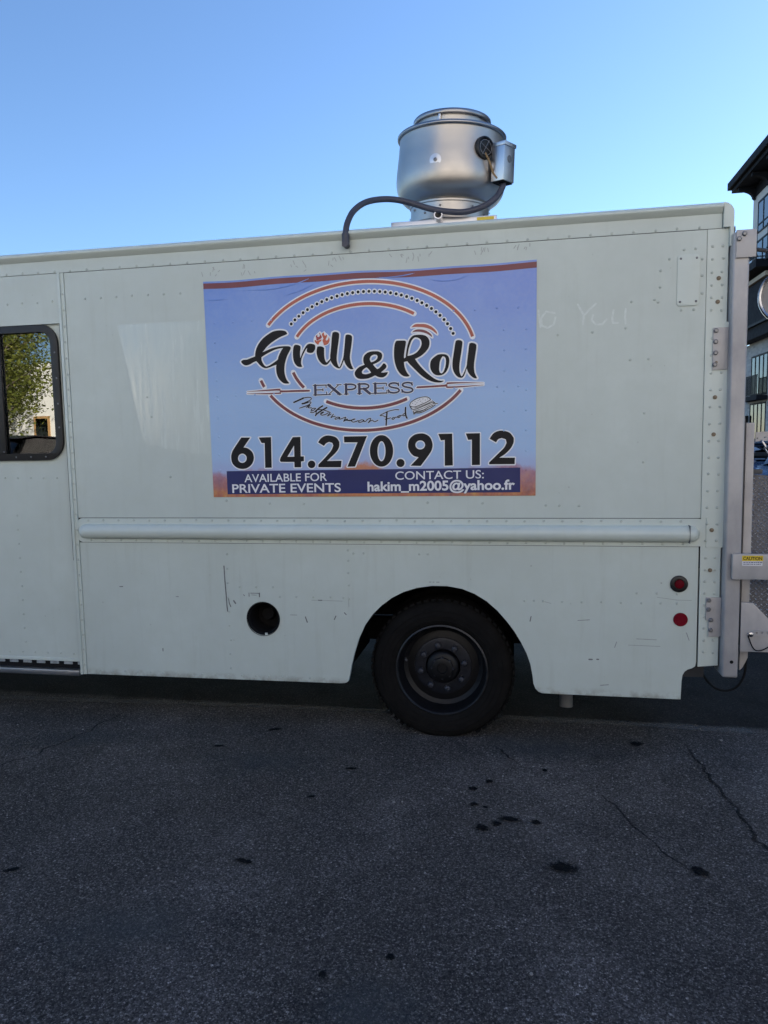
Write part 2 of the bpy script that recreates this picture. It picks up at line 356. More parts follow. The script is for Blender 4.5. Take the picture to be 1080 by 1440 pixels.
# outlines of the banner print, in tenths of a millimetre on the truck side (x, z)
ART = {
 'grill': [[[[-12648,22838],[-12676,22797],[-12822,22739],[-13053,22660],[-13285,22545],[-13519,22411],[-13715,22276],[-13893,22122],[-14014,21982],[-14122,21871],[-13880,21959],[-13608,22056],[-13300,22122],[-13032,22150],[-12690,22150],[-12520,22118],[-12465,22045],[-12507,21939],[-12587,21799],[-12688,21624],[-12771,21411],[-12835,21198],[-12870,20947],[-12870,20731],[-12821,20477],[-12732,20275],[-12615,20138],[-12662,20110],[-12833,20109],[-12947,20138],[-13078,20233],[-13207,20382],[-13296,20566],[-13346,20784],[-13353,21037],[-13325,21162],[-13488,21114],[-13682,21049],[-13915,20993],[-14068,21020],[-14219,21105],[-14349,21237],[-14442,21349],[-14498,21405],[-14674,21340],[-14872,21238],[-15068,21191],[-15203,21214],[-15317,21291],[-15391,21385],[-15370,21439],[-15270,21497],[-15173,21504],[-15017,21516],[-14820,21581],[-14558,21661],[-14550,21769],[-14516,21949],[-14451,22127],[-14328,22338],[-14167,22529],[-13968,22700],[-13733,22851],[-13500,22966],[-13269,23016],[-13040,23024],[-12851,22997],[-12720,22941]],[[-14181,21610],[-14004,21712],[-13770,21828],[-13497,21943],[-13227,22022],[-12913,22063],[-13021,21924],[-13122,21749],[-13204,21572],[-13247,21437],[-13404,21328],[-13600,21209],[-13756,21124],[-13931,21077],[-14043,21171],[-14134,21319],[-14187,21466]]],[[[-12264,22179],[-12169,22204],[-12019,22176],[-11915,22111],[-11903,22021],[-11935,21844],[-11948,21666],[-11935,21469],[-11886,21592],[-11805,21767],[-11706,21942],[-11587,22115],[-11491,22200],[-11359,22230],[-11209,22206],[-11091,22148],[-11064,22058],[-11087,21916],[-11165,21795],[-11223,21744],[-11355,21724],[-11504,21762],[-11566,21829],[-11534,22006],[-11612,21920],[-11731,21729],[-11852,21483],[-11895,21306],[-11899,21163],[-11865,21054],[-11840,21000],[-11905,20984],[-12037,20996],[-12167,21066],[-12276,21213],[-12335,21395],[-12358,21611],[-12350,21861],[-12313,22074]]],[[[-10952,22046],[-10802,22065],[-10654,22030],[-10566,21959],[-10572,21753],[-10571,21540],[-10546,21361],[-10490,21217],[-10435,21172],[-10340,21265],[-10247,21368],[-10235,21562],[-10194,21844],[-10155,22197],[-10119,22548],[-10077,22758],[-9965,22802],[-9817,22782],[-9716,22707],[-9704,22601],[-9737,22320],[-9793,22005],[-9837,21724],[-9870,21442],[-9868,21229],[-9825,21050],[-9769,20923],[-9725,20897],[-9679,20973],[-9600,21148],[-9521,21357],[-9480,21533],[-9443,21814],[-9397,22200],[-9363,22515],[-9324,22612],[-9213,22628],[-9067,22590],[-8988,22516],[-8992,22358],[-9033,22044],[-9088,21729],[-9131,21448],[-9118,21236],[-9068,21022],[-8998,20860],[-8952,20787],[-9000,20761],[-9129,20776],[-9274,20888],[-9399,21069],[-9468,21267],[-9526,21145],[-9605,20971],[-9681,20860],[-9738,20826],[-9867,20856],[-10031,20969],[-10157,21133],[-10227,21278],[-10305,21174],[-10400,21078],[-10495,21046],[-10643,21073],[-10789,21193],[-10915,21376],[-10984,21592],[-11004,21806]]]],
 'ampersand': [[[[-7748,21674],[-7567,21660],[-7423,21591],[-7345,21483],[-7356,21326],[-7431,21189],[-7578,21089],[-7761,21008],[-7864,20970],[-7729,20813],[-7629,20715],[-7512,20770],[-7382,20888],[-7308,20984],[-7253,21013],[-7182,20969],[-7122,20879],[-7131,20791],[-7205,20706],[-7333,20606],[-7426,20531],[-7299,20516],[-7172,20529],[-7045,20532],[-7083,20438],[-7175,20336],[-7304,20270],[-7431,20264],[-7594,20298],[-7756,20374],[-7958,20293],[-8179,20229],[-8436,20213],[-8656,20235],[-8801,20321],[-8882,20466],[-8868,20607],[-8773,20745],[-8623,20864],[-8457,20928],[-8320,20976],[-8380,21102],[-8394,21261],[-8354,21418],[-8261,21537],[-8113,21626],[-7930,21671]],[[-7960,21093],[-8023,21211],[-8010,21334],[-7935,21436],[-7788,21494],[-7643,21477],[-7597,21388],[-7629,21266],[-7721,21182],[-7850,21117]],[[-8221,20831],[-8131,20758],[-8042,20648],[-7972,20540],[-8100,20492],[-8284,20463],[-8448,20497],[-8490,20594],[-8425,20698],[-8314,20782]]]],
 'roll': [[[[-6518,22181],[-6289,22180],[-6089,22163],[-6027,22105],[-6049,21953],[-6090,21760],[-6128,21539],[-6154,21345],[-6147,21233],[-6060,21286],[-6043,21452],[-6005,21673],[-5950,21921],[-5875,22140],[-5773,22302],[-5629,22412],[-5430,22444],[-5203,22437],[-5033,22402],[-4893,22318],[-4796,22176],[-4762,22009],[-4787,21817],[-4874,21655],[-5017,21495],[-5218,21336],[-5447,21220],[-5556,21177],[-5450,21012],[-5283,20797],[-5087,20581],[-4890,20393],[-4666,20204],[-4441,20058],[-4216,19981],[-4041,19980],[-4047,19942],[-4161,19895],[-4330,19887],[-4556,19922],[-4810,20014],[-5036,20147],[-5261,20322],[-5486,20540],[-5683,20742],[-5851,20915],[-5978,21074],[-6159,21039],[-6139,20842],[-6085,20645],[-6002,20474],[-5917,20359],[-5867,20296],[-5919,20267],[-6062,20258],[-6234,20314],[-6404,20460],[-6544,20689],[-6640,20973],[-6687,21254],[-6696,21534],[-6674,21840],[-6636,22033],[-6582,22142]],[[-5959,21352],[-5928,21531],[-5881,21752],[-5807,21971],[-5718,22161],[-5602,22280],[-5488,22311],[-5347,22269],[-5235,22168],[-5194,22028],[-5211,21862],[-5298,21700],[-5443,21539],[-5644,21422],[-5816,21374]]],[[[-4435,21297],[-4292,21363],[-4070,21375],[-3881,21337],[-3772,21240],[-3717,21082],[-3728,20881],[-3778,20665],[-3874,20466],[-4018,20331],[-4177,20274],[-4368,20272],[-4526,20333],[-4652,20463],[-4729,20638],[-4749,20826],[-4715,21012],[-4627,21149]],[[-4071,21261],[-3961,21216],[-3906,21105],[-3901,20919],[-3945,20671],[-4033,20456],[-4129,20360],[-4224,20401],[-4263,20558],[-4251,20776],[-4217,20993],[-4152,21146]]],[[[-3355,22042],[-3245,22074],[-3089,22046],[-3012,21965],[-3029,21781],[-3062,21536],[-3102,21291],[-3145,21045],[-3178,20798],[-3190,20582],[-3166,20364],[-3105,20206],[-3058,20173],[-2979,20295],[-2883,20509],[-2803,20722],[-2779,20938],[-2746,21184],[-2710,21460],[-2680,21705],[-2647,21873],[-2529,21899],[-2374,21861],[-2281,21781],[-2289,21597],[-2331,21322],[-2379,21015],[-2412,20770],[-2414,20553],[-2384,20336],[-2323,20179],[-2255,20053],[-2324,20037],[-2448,20075],[-2604,20204],[-2727,20379],[-2798,20583],[-2852,20445],[-2932,20231],[-3027,20110],[-3137,20098],[-3294,20166],[-3434,20326],[-3527,20532],[-3556,20781],[-3537,21060],[-3487,21368],[-3437,21675],[-3397,21920]]]],
 'curls_top': [[[[-5736,22839],[-5621,22944],[-5478,23006],[-5251,23001],[-4969,22977],[-4717,22874],[-4522,22728],[-4383,22557],[-4343,22418],[-4468,22520],[-4635,22651],[-4859,22757],[-5084,22817],[-5310,22844],[-5565,22856]]]],
 'curls_low': [[[[-5698,22575],[-5597,22667],[-5425,22723],[-5199,22712],[-4974,22653],[-4778,22534],[-4652,22404],[-4612,22273],[-4751,22381],[-4919,22485],[-5144,22564],[-5371,22602],[-5569,22602]]]],
 'phone': [[[[-15547,17179],[-15011,17168],[-15439,16621],[-15182,16559],[-14931,16351],[-14839,16022],[-14956,15696],[-15224,15469],[-15557,15399],[-15876,15477],[-16129,15711],[-16202,16042],[-16147,16329],[-16006,16573]],[[-15273,16004],[-15289,15923],[-15328,15850],[-15388,15793],[-15462,15756],[-15543,15745],[-15623,15759],[-15695,15797],[-15750,15856],[-15784,15930],[-15794,16011],[-15778,16092],[-15738,16165],[-15678,16222],[-15603,16258],[-15522,16270],[-15443,16256],[-15372,16217],[-15316,16159],[-15282,16085]]],[[[-14513,17159],[-13785,17169],[-13803,15452],[-14189,15449],[-14173,16843],[-14353,16847]]],[[[-12513,17144],[-12067,17151],[-12084,16063],[-11899,16061],[-11907,15794],[-12076,15780],[-12077,15456],[-12466,15453],[-12465,15761],[-13253,15772],[-13254,16016]],[[-12452,16675],[-12455,16053],[-12862,16051]]],[[[-11249,15608],[-11262,15543],[-11294,15485],[-11344,15439],[-11406,15410],[-11473,15401],[-11540,15412],[-11600,15442],[-11647,15489],[-11676,15548],[-11685,15613],[-11673,15678],[-11640,15736],[-11590,15782],[-11529,15811],[-11461,15820],[-11394,15809],[-11334,15779],[-11287,15732],[-11258,15673]]],[[[-11056,16827],[-10883,17048],[-10630,17179],[-10340,17182],[-10013,17071],[-9838,16829],[-9861,16550],[-10034,16273],[-10373,15958],[-10569,15784],[-9740,15789],[-9783,15429],[-11078,15444],[-11074,15590],[-10663,15986],[-10321,16358],[-10190,16636],[-10244,16781],[-10432,16840],[-10600,16763],[-10729,16621]]],[[[-9576,17119],[-8277,17117],[-8983,15459],[-9419,15449],[-8814,16787],[-9567,16800]]],[[[-6835,16286],[-6854,16095],[-6905,15913],[-6985,15751],[-7090,15615],[-7214,15514],[-7352,15452],[-7497,15432],[-7641,15455],[-7777,15521],[-7898,15626],[-7998,15765],[-8072,15930],[-8117,16114],[-8129,16306],[-8109,16499],[-8057,16680],[-7976,16842],[-7870,16977],[-7745,17077],[-7607,17138],[-7463,17157],[-7320,17132],[-7185,17066],[-7065,16962],[-6965,16824],[-6892,16660],[-6847,16477]],[[-7256,16275],[-7266,16134],[-7291,16003],[-7329,15890],[-7377,15804],[-7432,15750],[-7491,15732],[-7549,15751],[-7602,15807],[-7647,15895],[-7680,16008],[-7700,16141],[-7705,16282],[-7695,16423],[-7670,16554],[-7632,16667],[-7583,16753],[-7528,16806],[-7470,16823],[-7412,16804],[-7359,16748],[-7314,16661],[-7281,16548],[-7261,16416]]],[[[-6213,15618],[-6225,15551],[-6257,15490],[-6307,15442],[-6370,15411],[-6439,15401],[-6508,15413],[-6570,15445],[-6618,15494],[-6649,15556],[-6659,15624],[-6647,15692],[-6614,15753],[-6564,15801],[-6501,15831],[-6432,15841],[-6363,15829],[-6302,15797],[-6253,15748],[-6223,15686]]],[[[-5886,15465],[-5329,15449],[-4818,16123],[-4683,16425],[-4679,16685],[-4807,16991],[-5068,17169],[-5331,17201],[-5640,17138],[-5908,16925],[-6001,16622],[-5962,16315],[-5745,16024],[-5437,15914]],[[-5075,16579],[-5089,16504],[-5128,16437],[-5187,16384],[-5261,16351],[-5343,16340],[-5424,16353],[-5498,16389],[-5555,16444],[-5592,16513],[-5604,16589],[-5590,16664],[-5551,16731],[-5492,16784],[-5418,16817],[-5336,16827],[-5254,16814],[-5181,16778],[-5124,16723],[-5087,16655]]],[[[-4351,17155],[-3604,17157],[-3586,15454],[-4021,15442],[-4006,16829],[-4215,16807]]],[[[-2879,17151],[-2125,17153],[-2136,15462],[-2565,15458],[-2555,16819],[-2753,16805]]],[[[-1616,16843],[-1445,17096],[-1190,17236],[-895,17255],[-558,17138],[-349,16862],[-366,16607],[-518,16312],[-814,16018],[-1111,15835],[-291,15823],[-309,15481],[-1648,15490],[-1648,15585],[-1152,16066],[-855,16360],[-728,16614],[-769,16802],[-980,16874],[-1167,16809],[-1277,16649]]]],
 'skewer_left': [[[[-11552,19730],[-13037,19744],[-13119,19818],[-13245,19842],[-14136,19802],[-15099,19743],[-15100,19727],[-14138,19734],[-13270,19735],[-13187,19673],[-13273,19627],[-14142,19626],[-15104,19631],[-15104,19611],[-14145,19562],[-13212,19554],[-13106,19590],[-13020,19636],[-11556,19627],[-11471,19672]]]],
 'skewer_right': [[[[-5464,19721],[-4000,19770],[-3825,19879],[-2997,19863],[-1909,19797],[-1909,19782],[-2997,19806],[-3768,19789],[-3826,19726],[-3769,19667],[-2998,19669],[-1909,19695],[-1910,19676],[-2999,19605],[-3808,19581],[-3904,19653],[-4001,19659],[-5426,19624],[-5492,19665]]]],
 'flame_dark': [[[[-10785,22802],[-10751,22686],[-10697,22613],[-10681,22524],[-10758,22456],[-10852,22416],[-10966,22359],[-10992,22431],[-10998,22520],[-11024,22610],[-10966,22674],[-10896,22689],[-10943,22624],[-10913,22569],[-10848,22570],[-10794,22617],[-10801,22706],[-10828,22751]]]],
 'flame_light': [[[[-10543,22809],[-10555,22695],[-10492,22621],[-10440,22640],[-10449,22704],[-10381,22634],[-10401,22547],[-10441,22478],[-10480,22391],[-10407,22352],[-10331,22420],[-10290,22542],[-10247,22416],[-10269,22294],[-10337,22190],[-10450,22124],[-10581,22112],[-10597,22201],[-10631,22309],[-10648,22381],[-10590,22467],[-10624,22557],[-10668,22665],[-10647,22752]]],[[[-11105,22383],[-11039,22415],[-10985,22342],[-10853,22389],[-10702,22433],[-10723,22348],[-10818,22282],[-10858,22212],[-10897,22143],[-11007,22219],[-11079,22310]]]],
 'flame_back': [[[[-10792,22882],[-10674,22780],[-10541,22871],[-10433,22760],[-10288,22630],[-10199,22485],[-10204,22308],[-10301,22153],[-10489,22073],[-10713,22047],[-10936,22091],[-11082,22204],[-11162,22350],[-11149,22491],[-11069,22647],[-10954,22748]]]],
 'burger_back': [[[[-5874,18743],[-5819,18868],[-5645,18990],[-5428,19079],[-5170,19145],[-4914,19137],[-4787,19060],[-4660,18941],[-4513,18832],[-4364,18775],[-4514,18706],[-4686,18584],[-4901,18485],[-5117,18364],[-5354,18307],[-5569,18312],[-5656,18230],[-5696,18400],[-5781,18529],[-5865,18658]]]],
 'navy': [[[[-16508,15284],[-16,15298],[-17,13984],[-16503,13963]]]],
 'med': [[48,[-12387,19063],[-12213,19130],[-12040,19200],[-11832,19285]],[48,[-11910,18978],[-11773,18997],[-11584,19047]],[48,[-10507,18725],[-10696,18633],[-10850,18549],[-10971,18471],[-11092,18393],[-11163,18307]],[48,[-10741,18823],[-10896,18736],[-11035,18636],[-11174,18525]],[26,[-11832,19285],[-11592,19317],[-11440,19303],[-11373,19262],[-11409,19182],[-11565,19105],[-11737,19038],[-11910,18978]],[26,[-11584,19047],[-11437,19063],[-11404,19010],[-11571,18894],[-11812,18813],[-12071,18735]],[26,[-11677,18767],[-11573,18839],[-11486,18901],[-11463,18849],[-11574,18787],[-11542,18740],[-11371,18736]],[26,[-11134,18703],[-11287,18707],[-11402,18619],[-11383,18563],[-11239,18615],[-11135,18697]],[26,[-11174,18525],[-11311,18474],[-11464,18500]],[26,[-11034,18668],[-11106,18524],[-11144,18378],[-11180,18307]],[26,[-11103,18611],[-10831,18630],[-10563,18558],[-10312,18454]],[26,[-10838,18387],[-10735,18443],[-10693,18490],[-10802,18467],[-10872,18388],[-10806,18321],[-10670,18334],[-10534,18379],[-10431,18441]],[26,[-10312,18454],[-10399,18359],[-10476,18264],[-10366,18320],[-10264,18372]],[26,[-10136,18359],[-10226,18258],[-10286,18168],[-10166,18230],[-10032,18237]],[26,[-9781,18182],[-9932,18186],[-10051,18124],[-10036,18075],[-9900,18104],[-9781,18166],[-9817,18092],[-9733,18084],[-9598,18129]],[26,[-9598,18129],[-9436,18174],[-9498,18078],[-9569,17944],[-9449,18044],[-9348,18074],[-9366,18010],[-9267,17975],[-9099,17988]],[26,[-9500,17997],[-9349,18003],[-9166,18005],[-8998,18034],[-8924,18064],[-9031,18051],[-9126,17972],[-9051,17899],[-8901,17918],[-8733,17979]],[26,[-8433,17988],[-8566,18007],[-8700,17946],[-8718,17882],[-8602,17879],[-8468,17941],[-8417,17972],[-8435,17917],[-8335,17921],[-8234,18016]],[26,[-8261,18010],[-8100,18077],[-8041,18050],[-8103,17948],[-8188,17837],[-8070,17931],[-7937,17976],[-7905,17927],[-7807,17893],[-7640,17969]],[26,[-6484,18500],[-6647,18514],[-6876,18478],[-7106,18420],[-7338,18314],[-7520,18223],[-7372,18203],[-7210,18135]],[26,[-7245,18008],[-7047,18051],[-6949,18081]],[26,[-6752,18108],[-6851,18063],[-6868,18015],[-6787,17997],[-6720,18059],[-6687,18106],[-6621,18105],[-6523,18134]],[26,[-6424,18196],[-6539,18151],[-6556,18103],[-6475,18085],[-6409,18148],[-6418,18189],[-6261,18208]],[26,[-6130,18316],[-6244,18255],[-6246,18175],[-6181,18174],[-6115,18252]],[46,[-7132,18405],[-7161,18118],[-7195,17686]],[46,[-6109,18617],[-6122,18379],[-6084,18124],[-6037,18043]]],
 'burger': [[34,[-5865,18658],[-5874,18743],[-5819,18868],[-5688,18970],[-5515,19060],[-5321,19118],[-5106,19151],[-4914,19137],[-4787,19060],[-4745,18985]],[34,[-5843,18658],[-5607,18630],[-5305,18728],[-5003,18846],[-4745,18985]],[34,[-5802,18530],[-5609,18503],[-5350,18581],[-5048,18699],[-4790,18798],[-4619,18856],[-4492,18789],[-4364,18775]],[34,[-5865,18658],[-5781,18529],[-5673,18505]],[34,[-5655,18314],[-5481,18394],[-5309,18411],[-5094,18469],[-4878,18590],[-4621,18688]],[34,[-5686,18400],[-5656,18240],[-5569,18312],[-5354,18307],[-5117,18374],[-4901,18485],[-4686,18584],[-4493,18716]],[22,[-5696,18421],[-5502,18448],[-5265,18515],[-5006,18614],[-4727,18733],[-4534,18790]],[22,[-5608,18567],[-5392,18624],[-5133,18712],[-4875,18810],[-4682,18910]],[22,[-5568,18354],[-5310,18369],[-5008,18488]],[22,[-5733,18824],[-5707,18840]],[22,[-5603,18905],[-5577,18921]],[22,[-5430,18963],[-5404,18979]],[22,[-5496,18838],[-5470,18854]],[22,[-5302,18917],[-5276,18933]],[22,[-5172,19040],[-5146,19056]],[22,[-5044,18973],[-5018,18989]],[22,[-5584,18756],[-5551,18768]],[22,[-5217,18831],[-5192,18847]],[22,[-4915,19032],[-4889,19044]],[22,[-5343,19024],[-5317,19040]],[22,[-4660,18941],[-4513,18821]],[22,[-4620,18793],[-4556,18749]]],
 'ghost': [[62,[908,23417],[1017,22547]],[62,[1733,23232],[1303,23325],[1052,23014],[1089,22616],[1377,22494],[1699,22659],[1769,23015]],[62,[2884,23602],[3187,23053],[3155,22591]],[62,[3779,23591],[3432,23290],[3188,23017]],[62,[3644,23030],[3576,22785],[3789,22561],[4104,22546],[4311,22785]],[62,[4654,23228],[4588,22842],[4626,22592],[4869,22581]],[62,[5241,23269],[5212,22847],[5250,22528]]],
 'arcs': [[-0.8419,2.1406,0.6071,0.3971,150.9,11.9],[-0.8419,2.1406,0.6071,0.3971,-151.0,-29.4],[-0.8419,2.1406,0.6071,0.3971,-164.2,-158.7],[-0.8293,2.1426,0.4218,0.2786,154.5,50.0],[-0.8293,2.1426,0.4218,0.2786,-122.0,-57.4],[-0.8293,2.1426,0.4218,0.2786,-165.0,-145.7]],
 'dots': [-0.8267,2.1429,0.4983,0.3427,146.1,17.0],
 'text': {"express":[[-1.1299,1.9435],[-0.5666,1.9419],[-1.1227,1.9957]],"avail":[[-1.5453,1.4648],[-1.06,1.4688],[-1.5435,1.5114]],"private":[[-1.6207,1.4044],[-0.9821,1.4068],[-1.6143,1.4552]],"contact":[[-0.674,1.4713],[-0.193,1.4747],[-0.6731,1.518]],"mail":[[-0.8305,1.4098],[-0.03,1.4145],[-0.8293,1.4629]]},
}

# ---------------------------------------------------------------- mesh helpers
LOC = {}
def link(o, parent=None, loc=None):
    COL.objects.link(o)
    if parent is not None:
        o.parent = parent
    return o

def tag(o, label=None, cat=None, group=None, kind=None):
    if label: o['label'] = label
    if cat: o['category'] = cat
    if group: o['group'] = group
    if kind: o['kind'] = kind
    return o

def thing(name, loc, label, cat, group=None):
    o = bpy.data.objects.new(name, None)
    o.empty_display_size = 0.2
    COL.objects.link(o); o.location = loc; LOC[o] = Vector(loc)
    return tag(o, label, cat, group)

class MB:
    def __init__(s): s.v = []; s.f = []; s.fade = []
    def add(s, vs, fs):
        b = len(s.v); s.v += [tuple(p) for p in vs]; s.f += [tuple(b + i for i in f) for f in fs]
        return s
    def box(s, x0, x1, y0, y1, z0, z1):
        return s.add([(x, y, z) for x in (x0, x1) for y in (y0, y1) for z in (z0, z1)],
                     [(0, 1, 3, 2), (4, 6, 7, 5), (0, 4, 5, 1), (2, 3, 7, 6), (0, 2, 6, 4), (1, 5, 7, 3)])
    def obox(s, c, ax, ay, az):
        c = Vector(c); ax, ay, az = Vector(ax), Vector(ay), Vector(az)
        return s.add([c + i * ax + j * ay + k * az for i in (-1, 1) for j in (-1, 1) for k in (-1, 1)],
                     [(0, 1, 3, 2), (4, 6, 7, 5), (0, 4, 5, 1), (2, 3, 7, 6), (0, 2, 6, 4), (1, 5, 7, 3)])
    def tube(s, path, r, n=10, cap=True, r1=None):
        path = [Vector(p) for p in path]; k = len(path); rings = []; prev = None
        for i, p in enumerate(path):
            t = (path[min(i + 1, k - 1)] - path[max(i - 1, 0)]).normalized()
            if prev is None:
                u = t.orthogonal().normalized()
            else:
                u = (prev - t * prev.dot(t)).normalized()
            prev = u; w = t.cross(u)
            rr = r if r1 is None else r + (r1 - r) * i / (k - 1)
            rings.append([p + (u * math.cos(2 * math.pi * j / n) + w * math.sin(2 * math.pi * j / n)) * rr for j in range(n)])
        vs = [q for g in rings for q in g]
        fs = [(i * n + j, i * n + (j + 1) % n, (i + 1) * n + (j + 1) % n, (i + 1) * n + j) for i in range(k - 1) for j in range(n)]
        if cap: fs += [tuple(range(n - 1, -1, -1)), tuple((k - 1) * n + j for j in range(n))]
        return s.add(vs, fs)
    def lathe(s, prof, c, axis='Z', n=48, closed=False):
        """prof: (radius, height) pairs, height along the axis"""
        c = Vector(c)
        if axis == 'Z': X, Y, Z = Vector((1, 0, 0)), Vector((0, 1, 0)), Vector((0, 0, 1))
        elif axis == 'Y': X, Y, Z = Vector((1, 0, 0)), Vector((0, 0, 1)), Vector((0, -1, 0))
        else:
            Z = Vector(axis).normalized(); X = Z.orthogonal().normalized(); Y = Z.cross(X)
        vs = []; k = len(prof)
        for (r, h) in prof:
            for j in range(n):
                t = 2 * math.pi * j / n
                vs.append(c + (X * math.cos(t) + Y * math.sin(t)) * max(r, 1e-5) + Z * h)
        fs = [(i * n + j, i * n + (j + 1) % n, (i + 1) * n + (j + 1) % n, (i + 1) * n + j) for i in range(k - 1) for j in range(n)]
        return s.add(vs, fs)
    def plate(s, outline, holes, y0, y1):
        """plate in the XZ plane from y0 (front) to y1"""
        loops = [[Vector((x, 0, z)) for x, z in outline]] + [[Vector((x, 0, z)) for x, z in h] for h in holes]
        loops2 = [[Vector((p.x, p.z, 0)) for p in l] for l in loops]
        tris = tessellate_polygon(loops2)
        flat = [p for l in loops for p in l]; n = len(flat)
        vs = [(p.x, y0, p.z) for p in flat] + [(p.x, y1, p.z) for p in flat]
        fs = []
        for t in tris:
            a, b, c = (flat[i] for i in t)
            ny = (b - a).cross(c - a).y
            t = t if ny < 0 else (t[0], t[2], t[1])
            fs.append(tuple(t)); fs.append((t[0] + n, t[2] + n, t[1] + n))
        b = 0
        for l in loops:
            k = len(l)
            for i in range(k):
                j = (i + 1) % k; fs.append((b + i, b + j, b + j + n, b + i + n))
            b += k
        return s.add(vs, fs)
    def dome(s, c, nrm, r, h, n=8):
        c = Vector(c); nrm = Vector(nrm).normalized(); u = nrm.orthogonal().normalized(); w = nrm.cross(u)
        vs = []
        for (rr, hh) in ((1, 0), (0.75, 0.62)):
            vs += [c + (u * math.cos(2 * math.pi * j / n) + w * math.sin(2 * math.pi * j / n)) * r * rr + nrm * h * hh for j in range(n)]
        vs.append(c + nrm * h)
        fs = [(j, (j + 1) % n, n + (j + 1) % n, n + j) for j in range(n)] + [(n + j, n + (j + 1) % n, 2 * n) for j in range(n)]
        return s.add(vs, fs)
    def build(s, name, mat, parent=None, label=None, smooth=40, bevel=0, kind=None, segs=2, recalc=True):
        c = Vector(((min(p[0] for p in s.v) + max(p[0] for p in s.v)) / 2, (min(p[1] for p in s.v) + max(p[1] for p in s.v)) / 2,
                    (min(p[2] for p in s.v) + max(p[2] for p in s.v)) / 2))
        if parent is None: c.z = min(p[2] for p in s.v)
        me = bpy.data.meshes.new(name)
        me.from_pydata([(p[0] - c.x, p[1] - c.y, p[2] - c.z) for p in s.v], [], s.f)
        if recalc or bevel:
            bm = bmesh.new(); bm.from_mesh(me)
            if recalc: bmesh.ops.recalc_face_normals(bm, faces=bm.faces)
            if bevel:
                ed = [e for e in bm.edges if len(e.link_faces) == 2 and e.calc_face_angle(0) > R(35)]
                bmesh.ops.bevel(bm, geom=ed, offset=bevel, segments=segs, profile=0.6, affect='EDGES', clamp_overlap=True)
            bm.to_mesh(me); bm.free()
        if s.fade and len(s.fade) == len(me.vertices):
            at = me.attributes.new('fade', 'FLOAT', 'POINT')
            at.data.foreach_set('value', s.fade)
        if smooth:
            me.polygons.foreach_set('use_smooth', [True] * len(me.polygons))
            me.set_sharp_from_angle(angle=R(smooth))
        me.materials.append(mat)
        o = bpy.data.objects.new(name, me); COL.objects.link(o)
        LOC[o] = c
        if parent is not None:
            o.parent = parent; o.location = c - LOC[parent]
        else:
            o.location = c
        if label: o['label'] = label
        if kind: o['kind'] = kind
        return o

def clone(o, loc, parent, rot=None, name=None):
    """another piece that shares the mesh; loc is in world space"""
    c = o.copy(); COL.objects.link(c)
    c.parent = parent; LOC[c] = Vector(loc)
    c.location = Vector(loc) - (LOC[parent] if parent is not None else Vector((0, 0, 0)))
    if rot is not None: c.rotation_euler = rot
    return c

def copy_thing(o, loc, rz, label):
    c = o.copy(); COL.objects.link(c); c.location = loc; c.rotation_euler = (0, 0, rz); c['label'] = label
    for ch in list(o.children):
        d = ch.copy(); COL.objects.link(d); d.parent = c
        for g in list(ch.children):
            e = g.copy(); COL.objects.link(e); e.parent = d
    return c

def rrect(x0, x1, z0, z1, r, n=7):
    pts = []
    for (cx, cz, a0) in ((x1 - r, z1 - r, 0), (x0 + r, z1 - r, 90), (x0 + r, z0 + r, 180), (x1 - r, z0 + r, 270)):
        for i in range(n + 1):
            t = R(a0 + 90 * i / n); pts.append((cx + r * math.cos(t), cz + r * math.sin(t)))
    return pts
def circ(cx, cz, rx, rz=None, n=40):
    rz = rz or rx
    return [(cx + rx * math.cos(2 * math.pi * i / n), cz + rz * math.sin(2 * math.pi * i / n)) for i in range(n)]
def catmull(pts, closed=False, sub=6, sharp=999):
    P = [Vector(p) for p in pts]; n = len(P); out = []
    def corner(i):
        if not closed and (i == 0 or i == n - 1): return True
        a = P[i] - P[i - 1]; b = P[(i + 1) % n] - P[i]
        if a.length < 1e-9 or b.length < 1e-9: return True
        return math.degrees(a.angle(b)) > sharp
    for i in range(n if closed else n - 1):
        p1, p2 = P[i], P[(i + 1) % n]
        p0 = p1 - (p2 - p1) * 0.5 if corner(i) else P[i - 1]
        p3 = p2 + (p2 - p1) * 0.5 if corner((i + 1) % n) else P[(i + 2) % n]
        for k in range(sub):
            t = k / sub
            out.append(0.5 * ((2 * p1) + (p2 - p0) * t + (2 * p0 - 5 * p1 + 4 * p2 - p3) * t * t + (3 * p1 - p0 - 3 * p2 + p3) * t ** 3))
    if not closed: out.append(P[-1])
    return out

# ---------------------------------------------------------------- ground
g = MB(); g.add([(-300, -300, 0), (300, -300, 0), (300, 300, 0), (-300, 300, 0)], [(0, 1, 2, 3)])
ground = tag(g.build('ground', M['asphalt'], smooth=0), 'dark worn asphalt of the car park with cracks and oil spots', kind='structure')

def blob(cx, cy, rx, ry, rot=0, z=0.004, rings=4, n=18, seed=0):
    rnd = random.Random(seed); b = MB(); w = [1 + rnd.uniform(-0.22, 0.22) for _ in range(n)]
    vs = [(cx, cy, z)]; fd = [1.0]
    for k in range(1, rings + 1):
        f = k / rings
        for j in range(n):
            t = 2 * math.pi * j / n; rr = f * (1 + (w[j] - 1) * f)
            x, y = rx * rr * math.cos(t), ry * rr * math.sin(t)
            vs.append((cx + x * math.cos(rot) - y * math.sin(rot), cy + x * math.sin(rot) + y * math.cos(rot), z)); fd.append(1 - f)
    fs = [(0, 1 + j, 1 + (j + 1) % n) for j in range(n)]
    for k in range(rings - 1):
        for j in range(n):
            a = 1 + k * n; fs.append((a + j, a + n + j, a + n + (j + 1) % n, a + (j + 1) % n))
    b.add(vs, fs); b.fade = fd
    return b
k = 0
